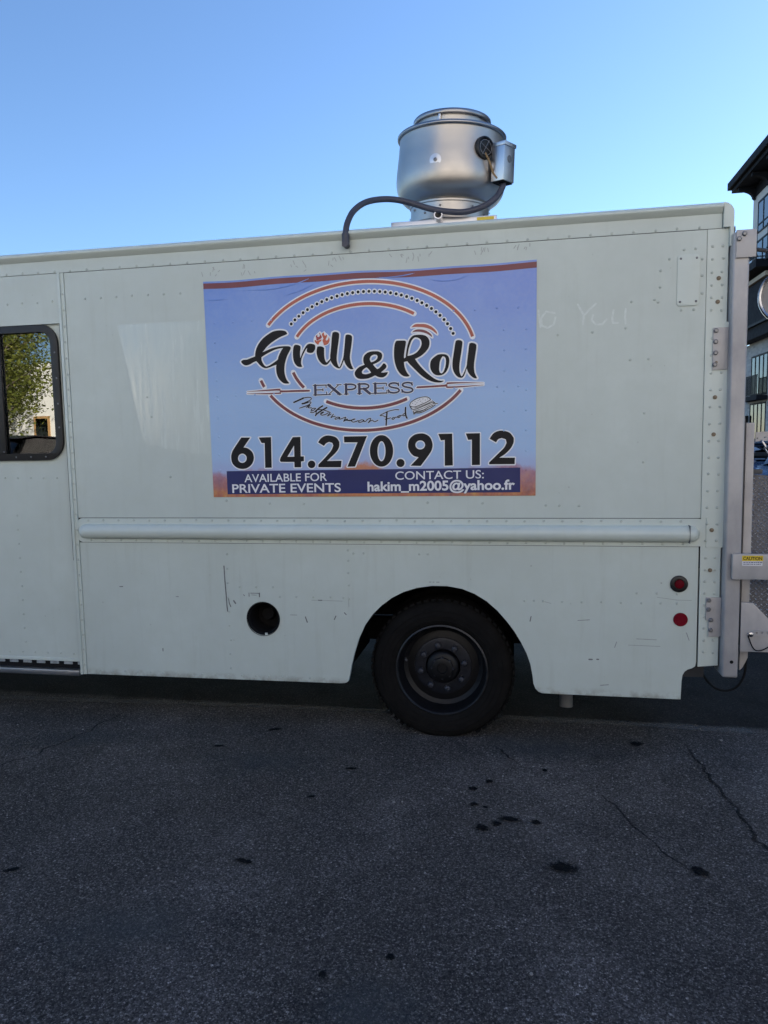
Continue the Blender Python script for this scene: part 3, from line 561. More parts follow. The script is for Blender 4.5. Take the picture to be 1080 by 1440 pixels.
for (x, y, rx, ry, rot) in [(0.16, -1.15, .062, .042, 0), (-0.05, -0.81, .060, .026, -.1), (0.065, -0.82, .030, .022, 0), (-0.105, -0.855, .028, .024, 0), (-0.165, -0.90, .034, .030, 0),
                            (-0.225, -0.55, .030, .026, 0), (-0.15, -0.46, .024, .022, 0), (-0.215, -0.70, .026, .024, 0), (-0.16, -0.72, .014, .012, 0), (0.68, -1.10, .05, .03, -.9),
                            (-1.42, 0.02, .055, .02, .4), (-1.66, -0.25, .04, .016, .2), (-0.86, -0.42, .035, .018, .1), (-0.98, -0.74, .03, .014, .3), (-1.1, -1.30, .05, .018, -.2),
                            (-2.0, -1.50, .045, .016, .5), (-0.62, -1.86, .022, .02, 0), (-0.42, -1.75, .018, .016, 0), (0.78, -1.70, .02, .018, 0), (0.12, -0.30, .02, .02, 0), (0.62, 0.10, .05, .03, 0)]:
    blob(x, y, rx * 1.25, ry * 1.35, rot, 0.006, seed=k).build('oil_stain', M['oil'], ground, smooth=0); k += 1
for (x, y, rx, ry, rot) in [(-1.35, -0.42, .55, .24, 0.1), (-1.35, -1.75, .45, .26, 0.3), (-0.45, -2.0, .30, .30, 0), (-2.5, -0.25, .6, .22, .2), (0.1, -0.05, .5, .2, 0)]:
    blob(x, y, rx, ry, rot, 0.003, 6, 28, seed=k).build('dust_patch', M['damp'], ground, smooth=0); k += 1

def strip(path, w, z, mat, name, jag=0.0, seed=1, fade_ends=True):
    rnd = random.Random(seed); b = MB(); P = [Vector((x, y, z)) for x, y in path]; Q = []
    for i in range(len(P) - 1):
        d = P[i + 1] - P[i]; n = max(2, int(d.length / 0.035)); s = Vector((-d.y, d.x, 0)).normalized()
        for j in range(n):
            wob = math.sin(j * .9 + i * 2.1) * math.sin(j * .37 + seed) * jag * 2.2
            Q.append(P[i] + d * j / n + s * (rnd.gauss(0, jag) + wob))
    Q.append(P[-1]); vs = []; fd = []; n = len(Q)
    for i, q in enumerate(Q):
        t = (Q[min(i + 1, n - 1)] - Q[max(i - 1, 0)]); s = Vector((-t.y, t.x, 0)).normalized()
        ww = w * (rnd.uniform(0.6, 1.25) if jag else 1); e = min(1, 4 * min(i, n - 1 - i) / n + (0 if fade_ends else 1))
        for k_, f in ((-1, 0.0), (-0.45, 1.0), (0.45, 1.0), (1, 0.0)):
            vs.append(q + s * ww * k_); fd.append(f * e)
    fs = [(4 * i + j, 4 * i + j + 1, 4 * i + j + 5, 4 * i + j + 4) for i in range(n - 1) for j in range(3)]
    b.add(vs, fs); b.fade = fd
    return b.build(name, mat, ground, smooth=0)
strip([(.875, .36), (.88, .21), (.92, -.27), (.98, -.86), (1.06, -1.5)], .012, .005, M['crackm'], 'crack', .0045, 2)
strip([(0.30, -.40), (.38, -.54), (.50, -.83), (.62, -1.04), (.70, -1.20)], .007, .005, M['crackm'], 'crack', .0055, 3)
strip([(-2.415, .34), (-2.42, .30), (-2.62, -.50), (-2.9, -.95)], .008, .005, M['crackm'], 'crack', .009, 4)
strip([(-.14, -.02), (-.06, -.14), (-.02, -.25)], .010, .005, M['crackm'], 'crack', .006, 5)
strip([(-7, .10), (-3.47, .30), (-1.97, .375), (-.94, .40), (.69, .395), (1.29, .37)], .055, .0035, M['line'], 'painted_line', 0, 6, False)

pb_ = MB(); rnd = random.Random(21)
for i in range(150):
    px_, py_ = rnd.uniform(-3.2, 2.0), -2.4 + 2.7 * rnd.random() ** .8; q_ = rnd.uniform(.002, .0055) * (1.5 if rnd.random() < .1 else 1)
    pb_.dome((px_, py_, .0005), (rnd.uniform(-.2, .2), rnd.uniform(-.2, .2), 1), q_, q_ * .8, 6)
pb_.build('loose_grit', simple('pale_grit', (.24, .225, .21), .9, 0, .4, 8), ground, kind='stuff', smooth=0)

# ---------------------------------------------------------------- apartment building on the right
bld = thing('apartment_building', (14, 14, 0), 'cream and brick apartment block with dark eaves and balconies at the right edge', 'building')
BX, BY0, BY1 = 10.0, 3.0, 31.5
MB().box(BX, 22, BY0, BY1, 5.62, 11.87).build('upper_wall', M['stucco'], bld, smooth=0)
MB().box(BX, 22, BY0, BY1 + 2.3, 0, 5.615).build('brick_wall', M['brick'], bld, smooth=0, label='pale brick lower storeys')
MB().box(BX - .04, 22, BY0 - .04, BY1 + .04, 11.87, 12.30).build('frieze', M['bdark'], bld, smooth=0)
rf = MB().box(BX - .95, 22.5, BY0 - .6, BY1 + .55, 12.46, 12.78).build('roof', M['bdark'], bld, bevel=.03, smooth=0, label='dark overhanging eaves')
MB().box(BX - .80, 22.3, BY0 - .5, BY1 + .40, 12.30, 12.46).build('soffit', M['bdark'], rf, smooth=0)
def corbel(y):
    b = MB(); prof = [(0, 0), (0, .55)]
    prof = [(BX - .04, 11.75), (BX - .04, 12.29), (BX - .72, 12.29)] + [(BX - .72 + .60 * math.sin(t), 12.16 - .34 * (1 - math.cos(t))) for t in [R(a) for a in range(0, 91, 15)]]
    vs = [(x, y - .11, z) for x, z in prof] + [(x, y + .11, z) for x, z in prof]; n = len(prof)
    fs = [tuple(range(n)), tuple(range(2 * n - 1, n - 1, -1))] + [(i, (i + 1) % n, n + (i + 1) % n, n + i) for i in range(n)]
    return b.add(vs, fs)
c0 = corbel(31.2).build('eave_bracket', M['bdark'], rf, smooth=0)
yy = 29.3
while yy > BY0:
    clone(c0, (LOC[c0].x, yy, LOC[c0].z), rf); yy -= 1.9
_wc = {}
def window(y0, y1, z0, z1, mull=2, x=BX, curtain=True, transom=None):
    b = MB(); t = .07
    b.box(x - .03, x + .05, y0, y1, z0, z0 + t); b.box(x - .03, x + .05, y0, y1, z1 - t, z1)
    for i in range(mull + 1):
        yc = y0 + (y1 - y0) * i / mull
        b.box(x - .028, x + .05, max(y0, yc - t / 2), min(y1, yc + t / 2), z0 + t, z1 - t)
    if transom:
        b.box(x - .026, x + .05, y0 + t, y1 - t, transom - .03, transom + .03)
    f = b.build('window', M['bframe'], bld, smooth=0)
    MB().box(x - .012, x - .006, y0 + t, y1 - t, z0 + t, z1 - t).build('pane', M['bglass'], f, smooth=0)
    MB().add([(x - .004, y0, z0), (x - .004, y1, z0), (x - .004, y1, z1), (x - .004, y0, z1)], [(0, 1, 2, 3)]).build('dark_backing', M['interior'], f, smooth=0)  # dark sheet in place of the room behind the glass
    if curtain:
        rnd = random.Random(int(y0 * 7 + z0 * 3))
        w = (y1 - y0) / mull
        for i in range(mull):
            cb = MB(); a = y0 + w * i + t / 2; k = rnd.choice((0, .25, .35, .5)) * w
            n = 6 if k else 0
            for j in range(n):
                ya = a + k * j / n
                cb.box(x - .0055 + .0003 * (j % 2), x - .0045, ya, ya + k / n, z0 + t, z1 - t)
            if cb.v: cb.build('curtain', M['curtain'], f, smooth=0)
    return f
yb = BY1
for bay in range(5):
    o = -5.4 * bay
    window(28.55 + o, 30.75 + o, 10.2, 11.52, 3, transom=10.55)
    window(28.3 + o, 30.9 + o, 8.55, 9.9, 3, curtain=False)
    window(28.9 + o, 31.05 + o, 3.32, 5.05, 4)
    window(29.0 + o, 31.1 + o, 0.6, 3.02, 4)
    # balcony on the top floor
    b = MB().box(BX - .95, BX - .03, 27.6 + o, 31.9 + o, 8.20, 8.50).build('balcony', M['bdark'], bld, smooth=0, label='dark top floor balcony')
    rl = MB()
    for zz in (8.62, 9.50): rl.box(BX - .93, BX - .89, 27.62 + o, 31.88 + o, zz, zz + .04); rl.box(BX - .89, BX - .05, 31.83 + o, 31.87 + o, zz, zz + .04)
    for i in range(38): rl.box(BX - .92, BX - .90, 27.65 + o + .112 * i, 27.665 + o + .112 * i, 8.50, 9.52)
    for i in range(7): rl.box(BX - .86 + .12 * i, BX - .845 + .12 * i, 31.84 + o, 31.86 + o, 8.50, 9.52)
    rl.build('railing', M['bframe'], b, smooth=0)
    MB().box(BX - .60, BX - .032, 27.6 + o, 31.7 + o, 7.86, 8.03).build('fascia', M['tan'], b, smooth=0)
    # dark clad bay on the third floor
    q = MB().box(BX - .50, BX - .02, 26.9 + o, 32.28 + o, 5.625, 7.84).build('clad_bay', M['bdark'], bld, smooth=0, bevel=.02, label='dark clad bay under the balcony')
    MB().box(BX - .62, BX - .505, 26.9 + o, 32.28 + o, 6.10, 6.20).build('ledge', M['bframe'], q, smooth=0)
    # small balcony over the ground floor
    j = MB().box(BX - .45, BX - .04, 28.75 + o, 31.55 + o, 3.10, 3.28).build('juliet_balcony', M['bdark'], bld, smooth=0)
    rl = MB()
    for zz in (3.32, 4.10): rl.box(BX - .43, BX - .40, 28.8 + o, 31.35 + o, zz, zz + .035)
    for i in range(36): rl.box(BX - .42, BX - .41, 28.82 + o + .07 * i, 28.845 + o + .07 * i, 3.30, 4.11)
    for i in range(5): rl.box(BX - .40 + .08 * i, BX - .39 + .08 * i, 31.32 + o, 31.34 + o, 3.30, 4.11)
    rl.build('railing', M['bframe'], j, smooth=0)
lampb = MB().box(BX - .14, BX - .03, 31.28, 31.40, 2.15, 2.5).build('wall_lamp', M['bframe'], bld, smooth=0)

# ---------------------------------------------------------------- parked cars
def make_car(name, loc, rz, label, paint, group=None, tall=0.0):
    """four door saloon, nose towards +x before turning; built about its own base"""
    t = thing(name, (0, 0, 0), label, 'car', group)
    hw = .88
    def loft(secs):
        b = MB(); n = len(secs[0]); vs = [p for s_ in secs for p in s_]
        fs = [(i * n + j, i * n + (j + 1) % n, (i + 1) * n + (j + 1) % n, (i + 1) * n + j) for i in range(len(secs) - 1) for j in range(n)]
        fs += [tuple(range(n)), tuple((len(secs) - 1) * n + j for j in range(n))]
        return b.add(vs, fs)
    def sec(x, w, z0, z1, sh=.10):
        return [(x, -w, z0), (x, -w - .03, (z0 + z1) / 2), (x, -w + .04, z1 - .03), (x, -w + sh + .1, z1), (x, w - sh - .1, z1), (x, w - .04, z1 - .03), (x, w + .03, (z0 + z1) / 2), (x, w, z0)]
    loft([sec(-2.25, .70, .45, .78), sec(-2.15, .80, .25, .95), sec(-1.5, hw, .22, 1.0 + tall * .4), sec(0, hw, .22, .98 + tall * .4), sec(1.0, hw, .22, .96 + tall * .4), sec(1.8, .84, .22, .86 + tall * .4), sec(2.2, .74, .25, .72 + tall * .4), sec(2.3, .62, .4, .6)]).build('body', paint, t, bevel=0, smooth=50)
    def csec(x, w, z0, z1): return [(x, -w - .12 * (1 if z1 - z0 > .2 else 0), z0), (x, -w, z1 - .03), (x, -w + .1, z1), (x, w - .1, z1), (x, w, z1 - .03), (x, w + .12 * (1 if z1 - z0 > .2 else 0), z0)]
    loft([csec(-1.7 - tall, .66, .97, 1.02 + tall * .3), csec(-.95 - tall * 1.6, .60, .97, 1.40 + tall), csec(-.2, .62, .97, 1.46 + tall), csec(.25, .60, .97, 1.42 + tall), csec(1.15, .70, .95, .99 + tall * .4)]).build('cabin_glass', M['car_glass'], t, smooth=35)
    MB().box(-1.55, .95, -.55, .55, .70, 1.18).build('interior', M['interior'], t, smooth=0)
    loft([[(x_, sy_ * w_, z_ + tall + dz_) for sy_, dz_ in ((-1, 0), (1, 0), (1, .017), (-1, .017))] for x_, w_, z_ in ((-.98 - tall * 1.6, .58, 1.404), (-.2, .60, 1.465), (.27, .58, 1.42))]).build('roof', paint, t, smooth=50)
    for sx in (-1.35, 1.4):
        for sy in (-1, 1):
            w = MB().lathe([(.2, .1), (.3, .1), (.32, .06), (.32, -.1), (.2, -.1)], (sx, sy * .80, .32), 'Y', 28).build('wheel', M['tyre'], t)
            MB().lathe([(0, .10), (.19, .09), (.20, .06)], (sx, sy * .81, .32), (0, sy, 0), 20).build('hub_cap', M['bolt'], w)
    for sy in (-1, 1):
        MB().box(2.12, 2.29, sy * .60 - .13, sy * .60 + .13, .60, .70).build('headlight', M['light_lens'], t, bevel=.03)
        MB().box(.72, .86, sy * .98 - .07, sy * .98 + .07, .96, 1.06).build('wing_mirror', paint, t, bevel=.03)
    t.location = loc; t.rotation_euler = (0, 0, rz)
    return t
CG = 'cars parked in front of the apartment block'
car1 = make_car('parked_car', (6.9, 18.6, 0), R(-115), 'blue car whose sloping windscreen shows under the chain, the farther of two', M['car_blue'], CG)
car2 = copy_thing(car1, (6.75, 15.4, 0), R(-115), 'blue car close behind the tread plate, the nearer of two')
SG = 'dark cars behind the photographer, row added to shade the lower panel'  # window mirrors one dark car; the others are added to darken the lower panel
suv = make_car('shading_suv', (-9.0, -7.4, 0), R(88), 'black tall car at the left end of the added row behind the photographer', M['car_black'], SG, .42)
for i_, (x_, lab_) in enumerate([(-6.3, 'black tall car second from the left in the added row behind the photographer'), (-3.6, 'black tall car third from the left in the added row behind the photographer'),
                                 (-0.9, 'black tall car in the added row, straight behind the photographer'), (1.8, 'black tall car second from the right in the added row behind the photographer'), (4.5, 'black tall car at the right end of the added row behind the photographer')]):
    copy_thing(suv, (x_, -7.4 - .15 * (i_ % 2), 0), R(88 + 3 * (i_ % 2)), lab_)

# ---------------------------------------------------------------- across the car park, behind the camera: mirrored in window, paint and fan
gar = thing('parking_garage', (-8, -27, 0), 'long pale concrete building across the lot, mirrored in the truck window', 'building')
MB().box(-34, 14, -34, -24, 0, 5.2).build('wall', M['garage'], gar, smooth=0)
for i in range(12):
    x = -32 + 3.9 * i
    f = MB().box(x, x + .75, -24.0, -23.96, .9, 3.0).build('window', M['amber'], gar, smooth=0)
    MB().box(x + .1, x + .65, -23.955, -23.945, 1.9, 2.9).build('pane', M['bglass'], f, smooth=0)

tall = thing('tall_building', (1, -27, 0), 'tall sunlit cream building behind the photographer, mirrored in the fan', 'building')
MB().box(-10, 24, -36, -20, 0, 14.5).build('wall', M['cream'], tall, smooth=0)
for k in range(4):
    for i in range(11):
        x = -9.2 + 3.1 * i
        f = MB().box(x, x + 1.2, -20.0, -19.95, 1.4 + 3.4 * k, 3.2 + 3.4 * k).build('window', M['bframe'], tall, smooth=0)
        MB().box(x + .08, x + 1.12, -19.945, -19.935, 1.5 + 3.4 * k, 3.1 + 3.4 * k).build('pane', M['bglass'], f, smooth=0)

def tree(loc, h, rad, label, seed, nleaf=15000):
    rnd = random.Random(seed)
    t = thing('broadleaf_tree', loc, label, 'tree', 'trees across the car park')
    x, y, _ = loc; b = MB()
    b.tube([(x, y, 0), (x + .05, y, h * .25), (x - .05, y + .1, h * .5), (x, y, h * .8)], .19, 9, True, .04)
    tips = []
    for i in range(16):
        a = rnd.uniform(0, 6.28); z0 = h * rnd.uniform(.25, .6); r_ = rad * rnd.uniform(.5, .95); z1 = z0 + h * rnd.uniform(.12, .35)
        p1 = Vector((x + r_ * .5 * math.cos(a), y + r_ * .5 * math.sin(a), (z0 + z1) / 2 + .2)); p2 = Vector((x + r_ * math.cos(a), y + r_ * math.sin(a), z1))
        b.tube([(x, y, z0), p1, p2], .06, 6, True, .015); tips += [p1, p2]
    b.build('trunk', M['bark'], t)
    lf = MB()
    for i in range(nleaf):
        c = rnd.choice(tips) + Vector((rnd.gauss(0, rad * .22), rnd.gauss(0, rad * .22), rnd.gauss(0, rad * .22)))
        u = Vector((rnd.gauss(0, 1), rnd.gauss(0, 1), rnd.gauss(0, 1))).normalized(); w = u.orthogonal().normalized(); s_ = rnd.uniform(.05, .10)
        lf.add([c - u * s_, c + w * s_ * .5, c + u * s_, c - w * s_ * .5], [(0, 1, 2, 3)])
    lf.build('crown', M['leaf'], t, smooth=0, recalc=False)
tree((-18.9, -19.5, 0), 7.5, 2.1, 'sunlit broadleaf tree mirrored in the truck window, nearest the black car', 3)
tree((-21.5, -21.0, 0), 8.5, 2.8, 'tall broadleaf tree at the far left end of the pale building', 4)
tree((-8.2, -16.5, 0), 6.0, 2.0, 'small tree in front of the middle of the pale building', 5, 6000)

# ================================================================ THE TRUCK
truck = thing('food_truck', (-1.8, 1.1, 0), 'large off-white riveted step van with a blue restaurant banner on its side', 'food truck')
W = 2.25
# body shell behind the skins
MB().box(-5.6, .985, .635, W, .56, .64).build('floor', M['black'], truck, smooth=0)
MB().box(-5.6, 1.0, .004, W, 2.775, 2.8115).build('roof', M['trim_paint'], truck, smooth=0)
MB().box(.945, .985, .03, W - .03, .5, 2.778).build('rear_wall', M['paint'], truck, smooth=0)
far = MB().plate([(-5.6, .5), (.94, .5), (.94, 2.778), (-5.6, 2.778)], [[(-4.60, 2.28), (-4.12, 2.28), (-4.12, 2.62), (-4.60, 2.62)]], W - .03, W)
far.build('far_side_wall', M['paint'], truck, smooth=0)
MB().box(-5.6, -5.56, .03, W - .03, .5, 2.778).build('front_wall', M['paint'], truck, smooth=0)
MB().plate([(-2.66, .42), (-.975, .42)] + [(-.44 + .535 * math.cos(R(a)), .40 + .50 * math.sin(R(a))) for a in range(176, 3, -6)] + [(.09, .42), (.94, .42), (.94, 2.77), (-2.66, 2.77)], [circ(-1.463, .673, .105)], .016, .022).build('inner_lining', M['interior'], truck, smooth=0)
MB().box(-2.62, -2.58, .03, W - .04, .66, 2.77).build('bulkhead', M['interior'], truck, smooth=0)
# chassis, axle, tank, wheel box
MB().box(-5.5, .9, .55, .62, .42, .56).build('chassis_rail', M['black'], truck, smooth=0)
MB().box(-5.5, .9, 1.65, 1.72, .42, .56).build('chassis_rail', M['black'], truck, smooth=0)
MB().tube([(-.44, .2, .385), (-.44, 2.1, .385)], .075, 12).build('rear_axle', M['black'], truck)
MB().box(-1.95, -1.15, .06, .5, .34, .55).build('fuel_tank', M['black'], truck, bevel=.03)
MB().box(-2.5, -2.0, .2, .5, .33, .55).build('battery_box', M['black'], truck, bevel=.02)
inn = MB()
A0 = [(-.44 + .53 * math.cos(R(a)), .38 + .505 * math.sin(R(a))) for a in range(0, 181, 10)]
vs = [(x, .024, z) for x, z in A0] + [(x, .62, z) for x, z in A0]; n = len(A0)
inn.add(vs, [(i, i + 1, n + i + 1, n + i) for i in range(n - 1)])
inn.build('wheel_housing', M['black'], truck)
MB().tube([(.26, .32, .30), (.26, .31, .19), (.26, .30, .125)], .038, 14).build('drain_pipe', simple('white_drain_pipe', (.11, .105, .10), .6), truck, label='short pale drain pipe hanging under the skirt')
MB().box(-3.9, .9, 2.02, 2.08, .25, .56).build('far_skirt', M['black'], truck, smooth=0)

# dark backing that shows in the seams
MB().plate([(-2.66, 1.0), (.99, 1.0), (.99, 2.77), (-2.66, 2.77)], [], .0045, .007).build('seam_backing', M['black'], truck, smooth=0)
# skins
up = MB().plate([(-2.606, 1.2605), (.9045, 1.2605), (.9045, 2.6885), (-2.606, 2.6885)], [], 0, .0025).build('side_panel', M['paint'], truck, smooth=0)
MB().plate([(-3.9, 2.6915), (.972, 2.6915), (.972, 2.785), (-3.9, 2.785)], [], -.0015, .003).build('header_panel', M['paint'], truck, smooth=0)
MB().plate([(-3.9, 2.405), (-2.647, 2.405), (-2.647, 2.6885), (-3.9, 2.6885)], [], -.001, .030).build('door_header', M['paint'], truck, smooth=0)
# lower skin with wheel opening, filler hole and stepped tail
arch = [(-.966, .323), (-.957, .360), (-.945, .42), (-.927, .488), (-.900, .572), (-.864, .649), (-.817, .715), (-.764, .768), (-.705, .812), (-.641, .846), (-.565, .871), (-.478, .884), (-.396, .884), (-.314, .870), (-.245, .843), (-.180, .803), (-.125, .754), (-.077, .699), (-.034, .642), (.003, .579), (.032, .520), (.052, .460), (.063, .400), (.068, .355), (.078, .328), (.095, .309), (.117, .302)]
low = [(-2.606, .299), (-2.598, .299), (-1.02, .309), (-.990, .311), (-.975, .316)] + arch + [(.826, .302), (.829, .40), (.833, .432), (.843, .452), (.858, .464), (.880, .472), (.895, .483), (.8985, .505), (.8985, 1.1105), (-2.606, 1.1105)]
MB().plate(low, [circ(-1.463, .673, .099, .097, 40)], 0, .0035).build('lower_panel', M['skirt_paint'], truck, smooth=0, label='lower skin with the wheel opening and filler hole')
# folded lip along the skirt edge and wheel opening
lip = MB()
pts = [(-2.60, .300)] + low[2:5] + arch + [(.826, .303)]
for i in range(len(pts) - 1):
    (xa, za), (xb, zb) = pts[i], pts[i + 1]
    lip.add([(xa, .0036, za + .0), (xb, .0036, zb), (xb, .028, zb), (xa, .028, za)], [(0, 1, 2, 3)])
lip.build('skirt_lip', M['skirt_paint'], truck, smooth=30, recalc=False)
# rub rail on its flange
fl = rrect(-2.614, .928, 1.1135, 1.2575, .035, 5)
MB().plate(fl, [], -.004, .004).build('rail_flange', M['trim_paint'], truck, smooth=0)
rr = MB(); ns = 10
def half(x, s):
    return [(x, -.004 - .046 * s * math.sin(math.pi * j / ns) ** .8, 1.180 - .043 * (.25 + .75 * s) * math.cos(math.pi * j / ns)) for j in range(ns + 1)]
secs = [half(-2.598, .05), half(-2.590, .5), half(-2.575, .85), half(-2.55, 1)] + [half(-2.55 + (3.40) * i / 20, 1) for i in range(1, 21)] + [half(.874, .88), half(.892, .5), half(.900, .05)]
nn = ns + 1
rr.add([p for s_ in secs for p in s_], [(i * nn + j, i * nn + j + 1, (i + 1) * nn + j + 1, (i + 1) * nn + j) for i in range(len(secs) - 1) for j in range(ns)])
rr.build('rub_rail', M['trim_paint'], truck, smooth=60, label='long half-round rub rail')
MB().box(.8445, .8465, -.0515, -.003, 1.135, 1.2255).build('rail_joint', M['scratch'], truck, smooth=0)
# post trim beside the door
MB().box(-2.645, -2.6285, -.016, .03, .298, 2.688).build('post_trim', M['trim_paint'], truck, bevel=.004)
MB().box(-2.628, -2.608, -.006, .03, .2985, 2.6878).build('post_flange', M['trim_paint'], truck, smooth=0, bevel=.001)
# rear corner post, doubler, corner cap
MB().plate([(.9065, .482), (1.004, .493), (1.004, 2.6885), (.9065, 2.6885)], [], -.002, .03).build('rear_post', M['trim_paint'], truck, smooth=0)
MB().plate([(.9055, 1.262), (.932, 1.262), (.932, 1.110), (1.0115, 1.110), (1.0165, 2.238), (.9055, 2.238)], [], -.007, -.0022).build('doubler_plate', M['trim_paint'], truck, smooth=0, label='bolted doubler plate over the rear post')
MB().plate([(.972, 2.808)] + [(.970 + .052 * math.sin(t), 2.756 + .052 * math.cos(t)) for t in [R(a) for a in range(6, 91, 6)]] + [(1.022, 2.60), (1.0045, 2.60), (1.0045, 2.6905), (.9745, 2.6905), (.9745, 2.79), (.972, 2.79)], [], -.024, .02).build('corner_cap', M['trim_paint'], truck, bevel=.006)
# drip rail
dr = MB(); prof = [(-.0017, 2.760), (-.028, 2.782), (-.031, 2.788), (-.030, 2.796), (-.022, 2.805), (-.004, 2.812), (.02, 2.8135)]
xs = [-5.6, -4.0, -2.5, -1.2, -.2, .972]; k = len(prof)
dr.add([(x, y, z) for x in xs for y, z in prof], [(i * k + j, i * k + j + 1, (i + 1) * k + j + 1, (i + 1) * k + j) for i in range(len(xs) - 1) for j in range(k - 1)])
dr.build('drip_rail', M['trim_paint'], truck, smooth=60)
# rear visor tab
MB().plate([(1.0, 2.63), (1.03, 2.66), (1.055, 2.715), (1.060, 2.725), (1.062, 2.70), (1.040, 2.645), (1.0, 2.60)], [], .10, .16).build('visor_tab', M['tail_dark'], truck, smooth=0)

# sliding door with its window
door = MB().plate([(-3.9, .385), (-2.652, .385), (-2.652, 2.43), (-3.9, 2.43)], [rrect(-3.66, -2.72, 1.645, 2.37, .07)], .022, .045).build('side_door', M['paint'], truck, smooth=0, label='sliding cab door')
fr = MB().plate(rrect(-3.70, -2.680, 1.606, 2.408, .115, 9), [rrect(-3.655, -2.727, 1.648, 2.362, .068, 9)], .004, .0215).build('window_frame', M['rubber'], door, bevel=.004, label='black rubber window frame')
MB().box(-3.115, -3.066, .006, .0225, 1.648, 2.362).build('window_divider', M['rubber'], door, bevel=.004)
MB().box(-3.066, -2.724, .0265, .0315, 1.645, 2.366).build('pane', M['glass'], door, smooth=0)
MB().box(-3.658, -3.115, .0235, .0285, 1.645, 2.366).build('pane', M['glass'], door, smooth=0)
sc_ = MB()
for (x, z) in [(-2.700, 2.24), (-2.697, 2.09), (-2.697, 1.94), (-2.699, 1.80), (-2.90, 1.627), (-2.80, 1.627), (-3.0, 1.627), (-3.08, 1.66)]:
    sc_.dome((x, .004, z), (0, -1, 0), .006, .004)
sc_.build('frame_screws', M['bolt'], door, kind='stuff')
MB().box(-3.9, -2.655, .018, .040, .366, .386).build('door_edge', M['trim_paint'], truck, bevel=.003)
sl = MB()
x = -3.9
while x < -2.67:
    sl.box(x, x + .056, .014, .034, .350, .366); x += .094
sl.build('door_track', M['scratch_faint'], truck, smooth=0)
MB().box(-3.9, -2.652, .02, .10, .322, .3655).build('track_slot', M['black'], truck, smooth=0)
MB().box(-3.9, -2.65, -.02, .35, .288, .322).build('step_sill', M['galv'], truck, bevel=.006, label='bare metal step sill under the door')
# cab end beyond the picture
MB().box(-5.6, -3.905, 0, .04, .30, 2.69).build('cab_side', M['paint'], truck, smooth=0)
MB().box(-6.35, -5.605, .25, W - .25, .5, 1.35).build('bonnet', M['paint'], truck, bevel=.08)

# access cover, filler, lamps
cv = MB().plate(rrect(.768, .872, 2.326, 2.575, .018, 5), [], -.006, -.0003).build('access_cover', M['trim_paint'], truck, bevel=.002, label='small screwed cover plate')
cs = MB()
for (x, z) in [(.783, 2.556), (.858, 2.556), (.783, 2.346), (.858, 2.346)]: cs.dome((x, -.006, z), (0, -1, 0), .006, .003)
cs.build('screws', M['bolt'], cv, kind='stuff')
fn = MB().lathe([(.098, .003), (.101, .004), (.100, .0005), (.086, -.012), (.084, -.05), (.082, -.14), (.0, -.14)], (-1.463, 0, .673), 'Y', 40).build('fuel_filler', M['black'], truck, label='round black fuel filler recess')
MB().box(-1.455, -1.441, -.003, .004, .572, .590).build('filler_notch', M['trim_paint'], fn, smooth=0)
MB().tube([(-1.47, .135, .67), (-1.47, .10, .68)], .035, 16).build('filler_cap', M['black'], fn)
lm = MB().lathe([(.044, 0), (.044, .006), (.038, .011), (.026, .011), (.024, .004), (0, .004)], (.806, 0, .918), 'Y', 32).build('marker_lamp', M['rubber'], truck, label='red marker lamp in a thick black grommet')
MB().lathe([(.024, .004), (.022, .010), (.014, .013), (0, .014)], (.808, 0, .917), 'Y', 24).build('lens', M['red_lens_dark'], lm)
MB().lathe([(.036, -.0002), (.036, .005), (.034, .007), (0, .0075)], (.817, 0, .730), 'Y', 32).build('reflector', M['red_lens'], truck, label='plain round red reflector')

# rivets
rv = MB(); rb = MB(); rnd = random.Random(11)
def riv(x, z, y=0.0, r=.0074, h=.0046, b=rv):
    b.dome((x + rnd.gauss(0, .0012), y, z + rnd.gauss(0, .0012)), (0, -1, 0), r, h, 7)
x = -3.5
while x < .95: riv(x, 2.700, -.0015); x += .104
x = -2.54
while x < .86: riv(x, 1.2435, -.004); riv(x + .01, 1.1265, -.004); x += .0985
x = -2.52
while x < -1.02: riv(x, .322 + (x + 2.52) * .007); x += .083
z = .36
while z < 2.66:
    riv(-2.618, z, -.006); z += .092
x = -2.48
while x < -1.8: riv(x, 2.536); x += .0985
x = -3.48
while x < -2.67: riv(x, 2.53, -.001); x += .0985
z = .48
while z < 1.34: riv(-3.035, z, .022); z += .088
x = -3.5
while x < -2.7: riv(x, .415, .022); riv(x - .04, 1.50, .022); x += .088
z = .37
while z < 1.06: riv(-1.672 + rnd.gauss(0, .002), z); z += .085
for x in (-1.60, -1.50, -1.40): riv(x, .858)
for x in (-1.36, -1.26, -1.16, -1.06, -.98): riv(x, .806)
for z in (1.075, 1.02, .95, .88, .80): riv(-.952, z)
for x in (-.92, -.86, -.55, -.50, .02, .07, .12, .22, .32, .42, .52, .62, .72, .80): riv(x, .812 if x > 0 else 1.06)
for x in (.60, .70, .80): riv(x, .865)
for (x, z) in [(.19, 2.212), (.36, 2.217), (.525, 2.232), (.553, 2.36), (.66, 2.365), (.55, 2.072), (.64, 2.073), (.68, 2.35), (.69, 2.505), (.69, 2.425), (.73, 2.56), (.80, 2.60), (.85, 2.60), (.885, 2.55), (.885, 2.47), (.885, 2.385), (.79, 2.305), (.85, 2.305),
               (-2.0, 1.50), (-2.1, 1.85), (-2.12, 1.96), (.2, 1.325), (.3, 1.325), (.13, 1.328), (-1.4, 1.34), (-1.2, 1.34), (-1.66, 1.36), (-.5, 1.345), (-.2, 1.34), (.62, 1.80), (.62, 1.55)]: riv(x, z)
z = .56
while z < 2.66:
    for x in (.932, .978):
        if z < 1.08 or z > 2.26: riv(x, z, -.002)
    z += .062
zs = [2.44, 2.36]
z = 2.16
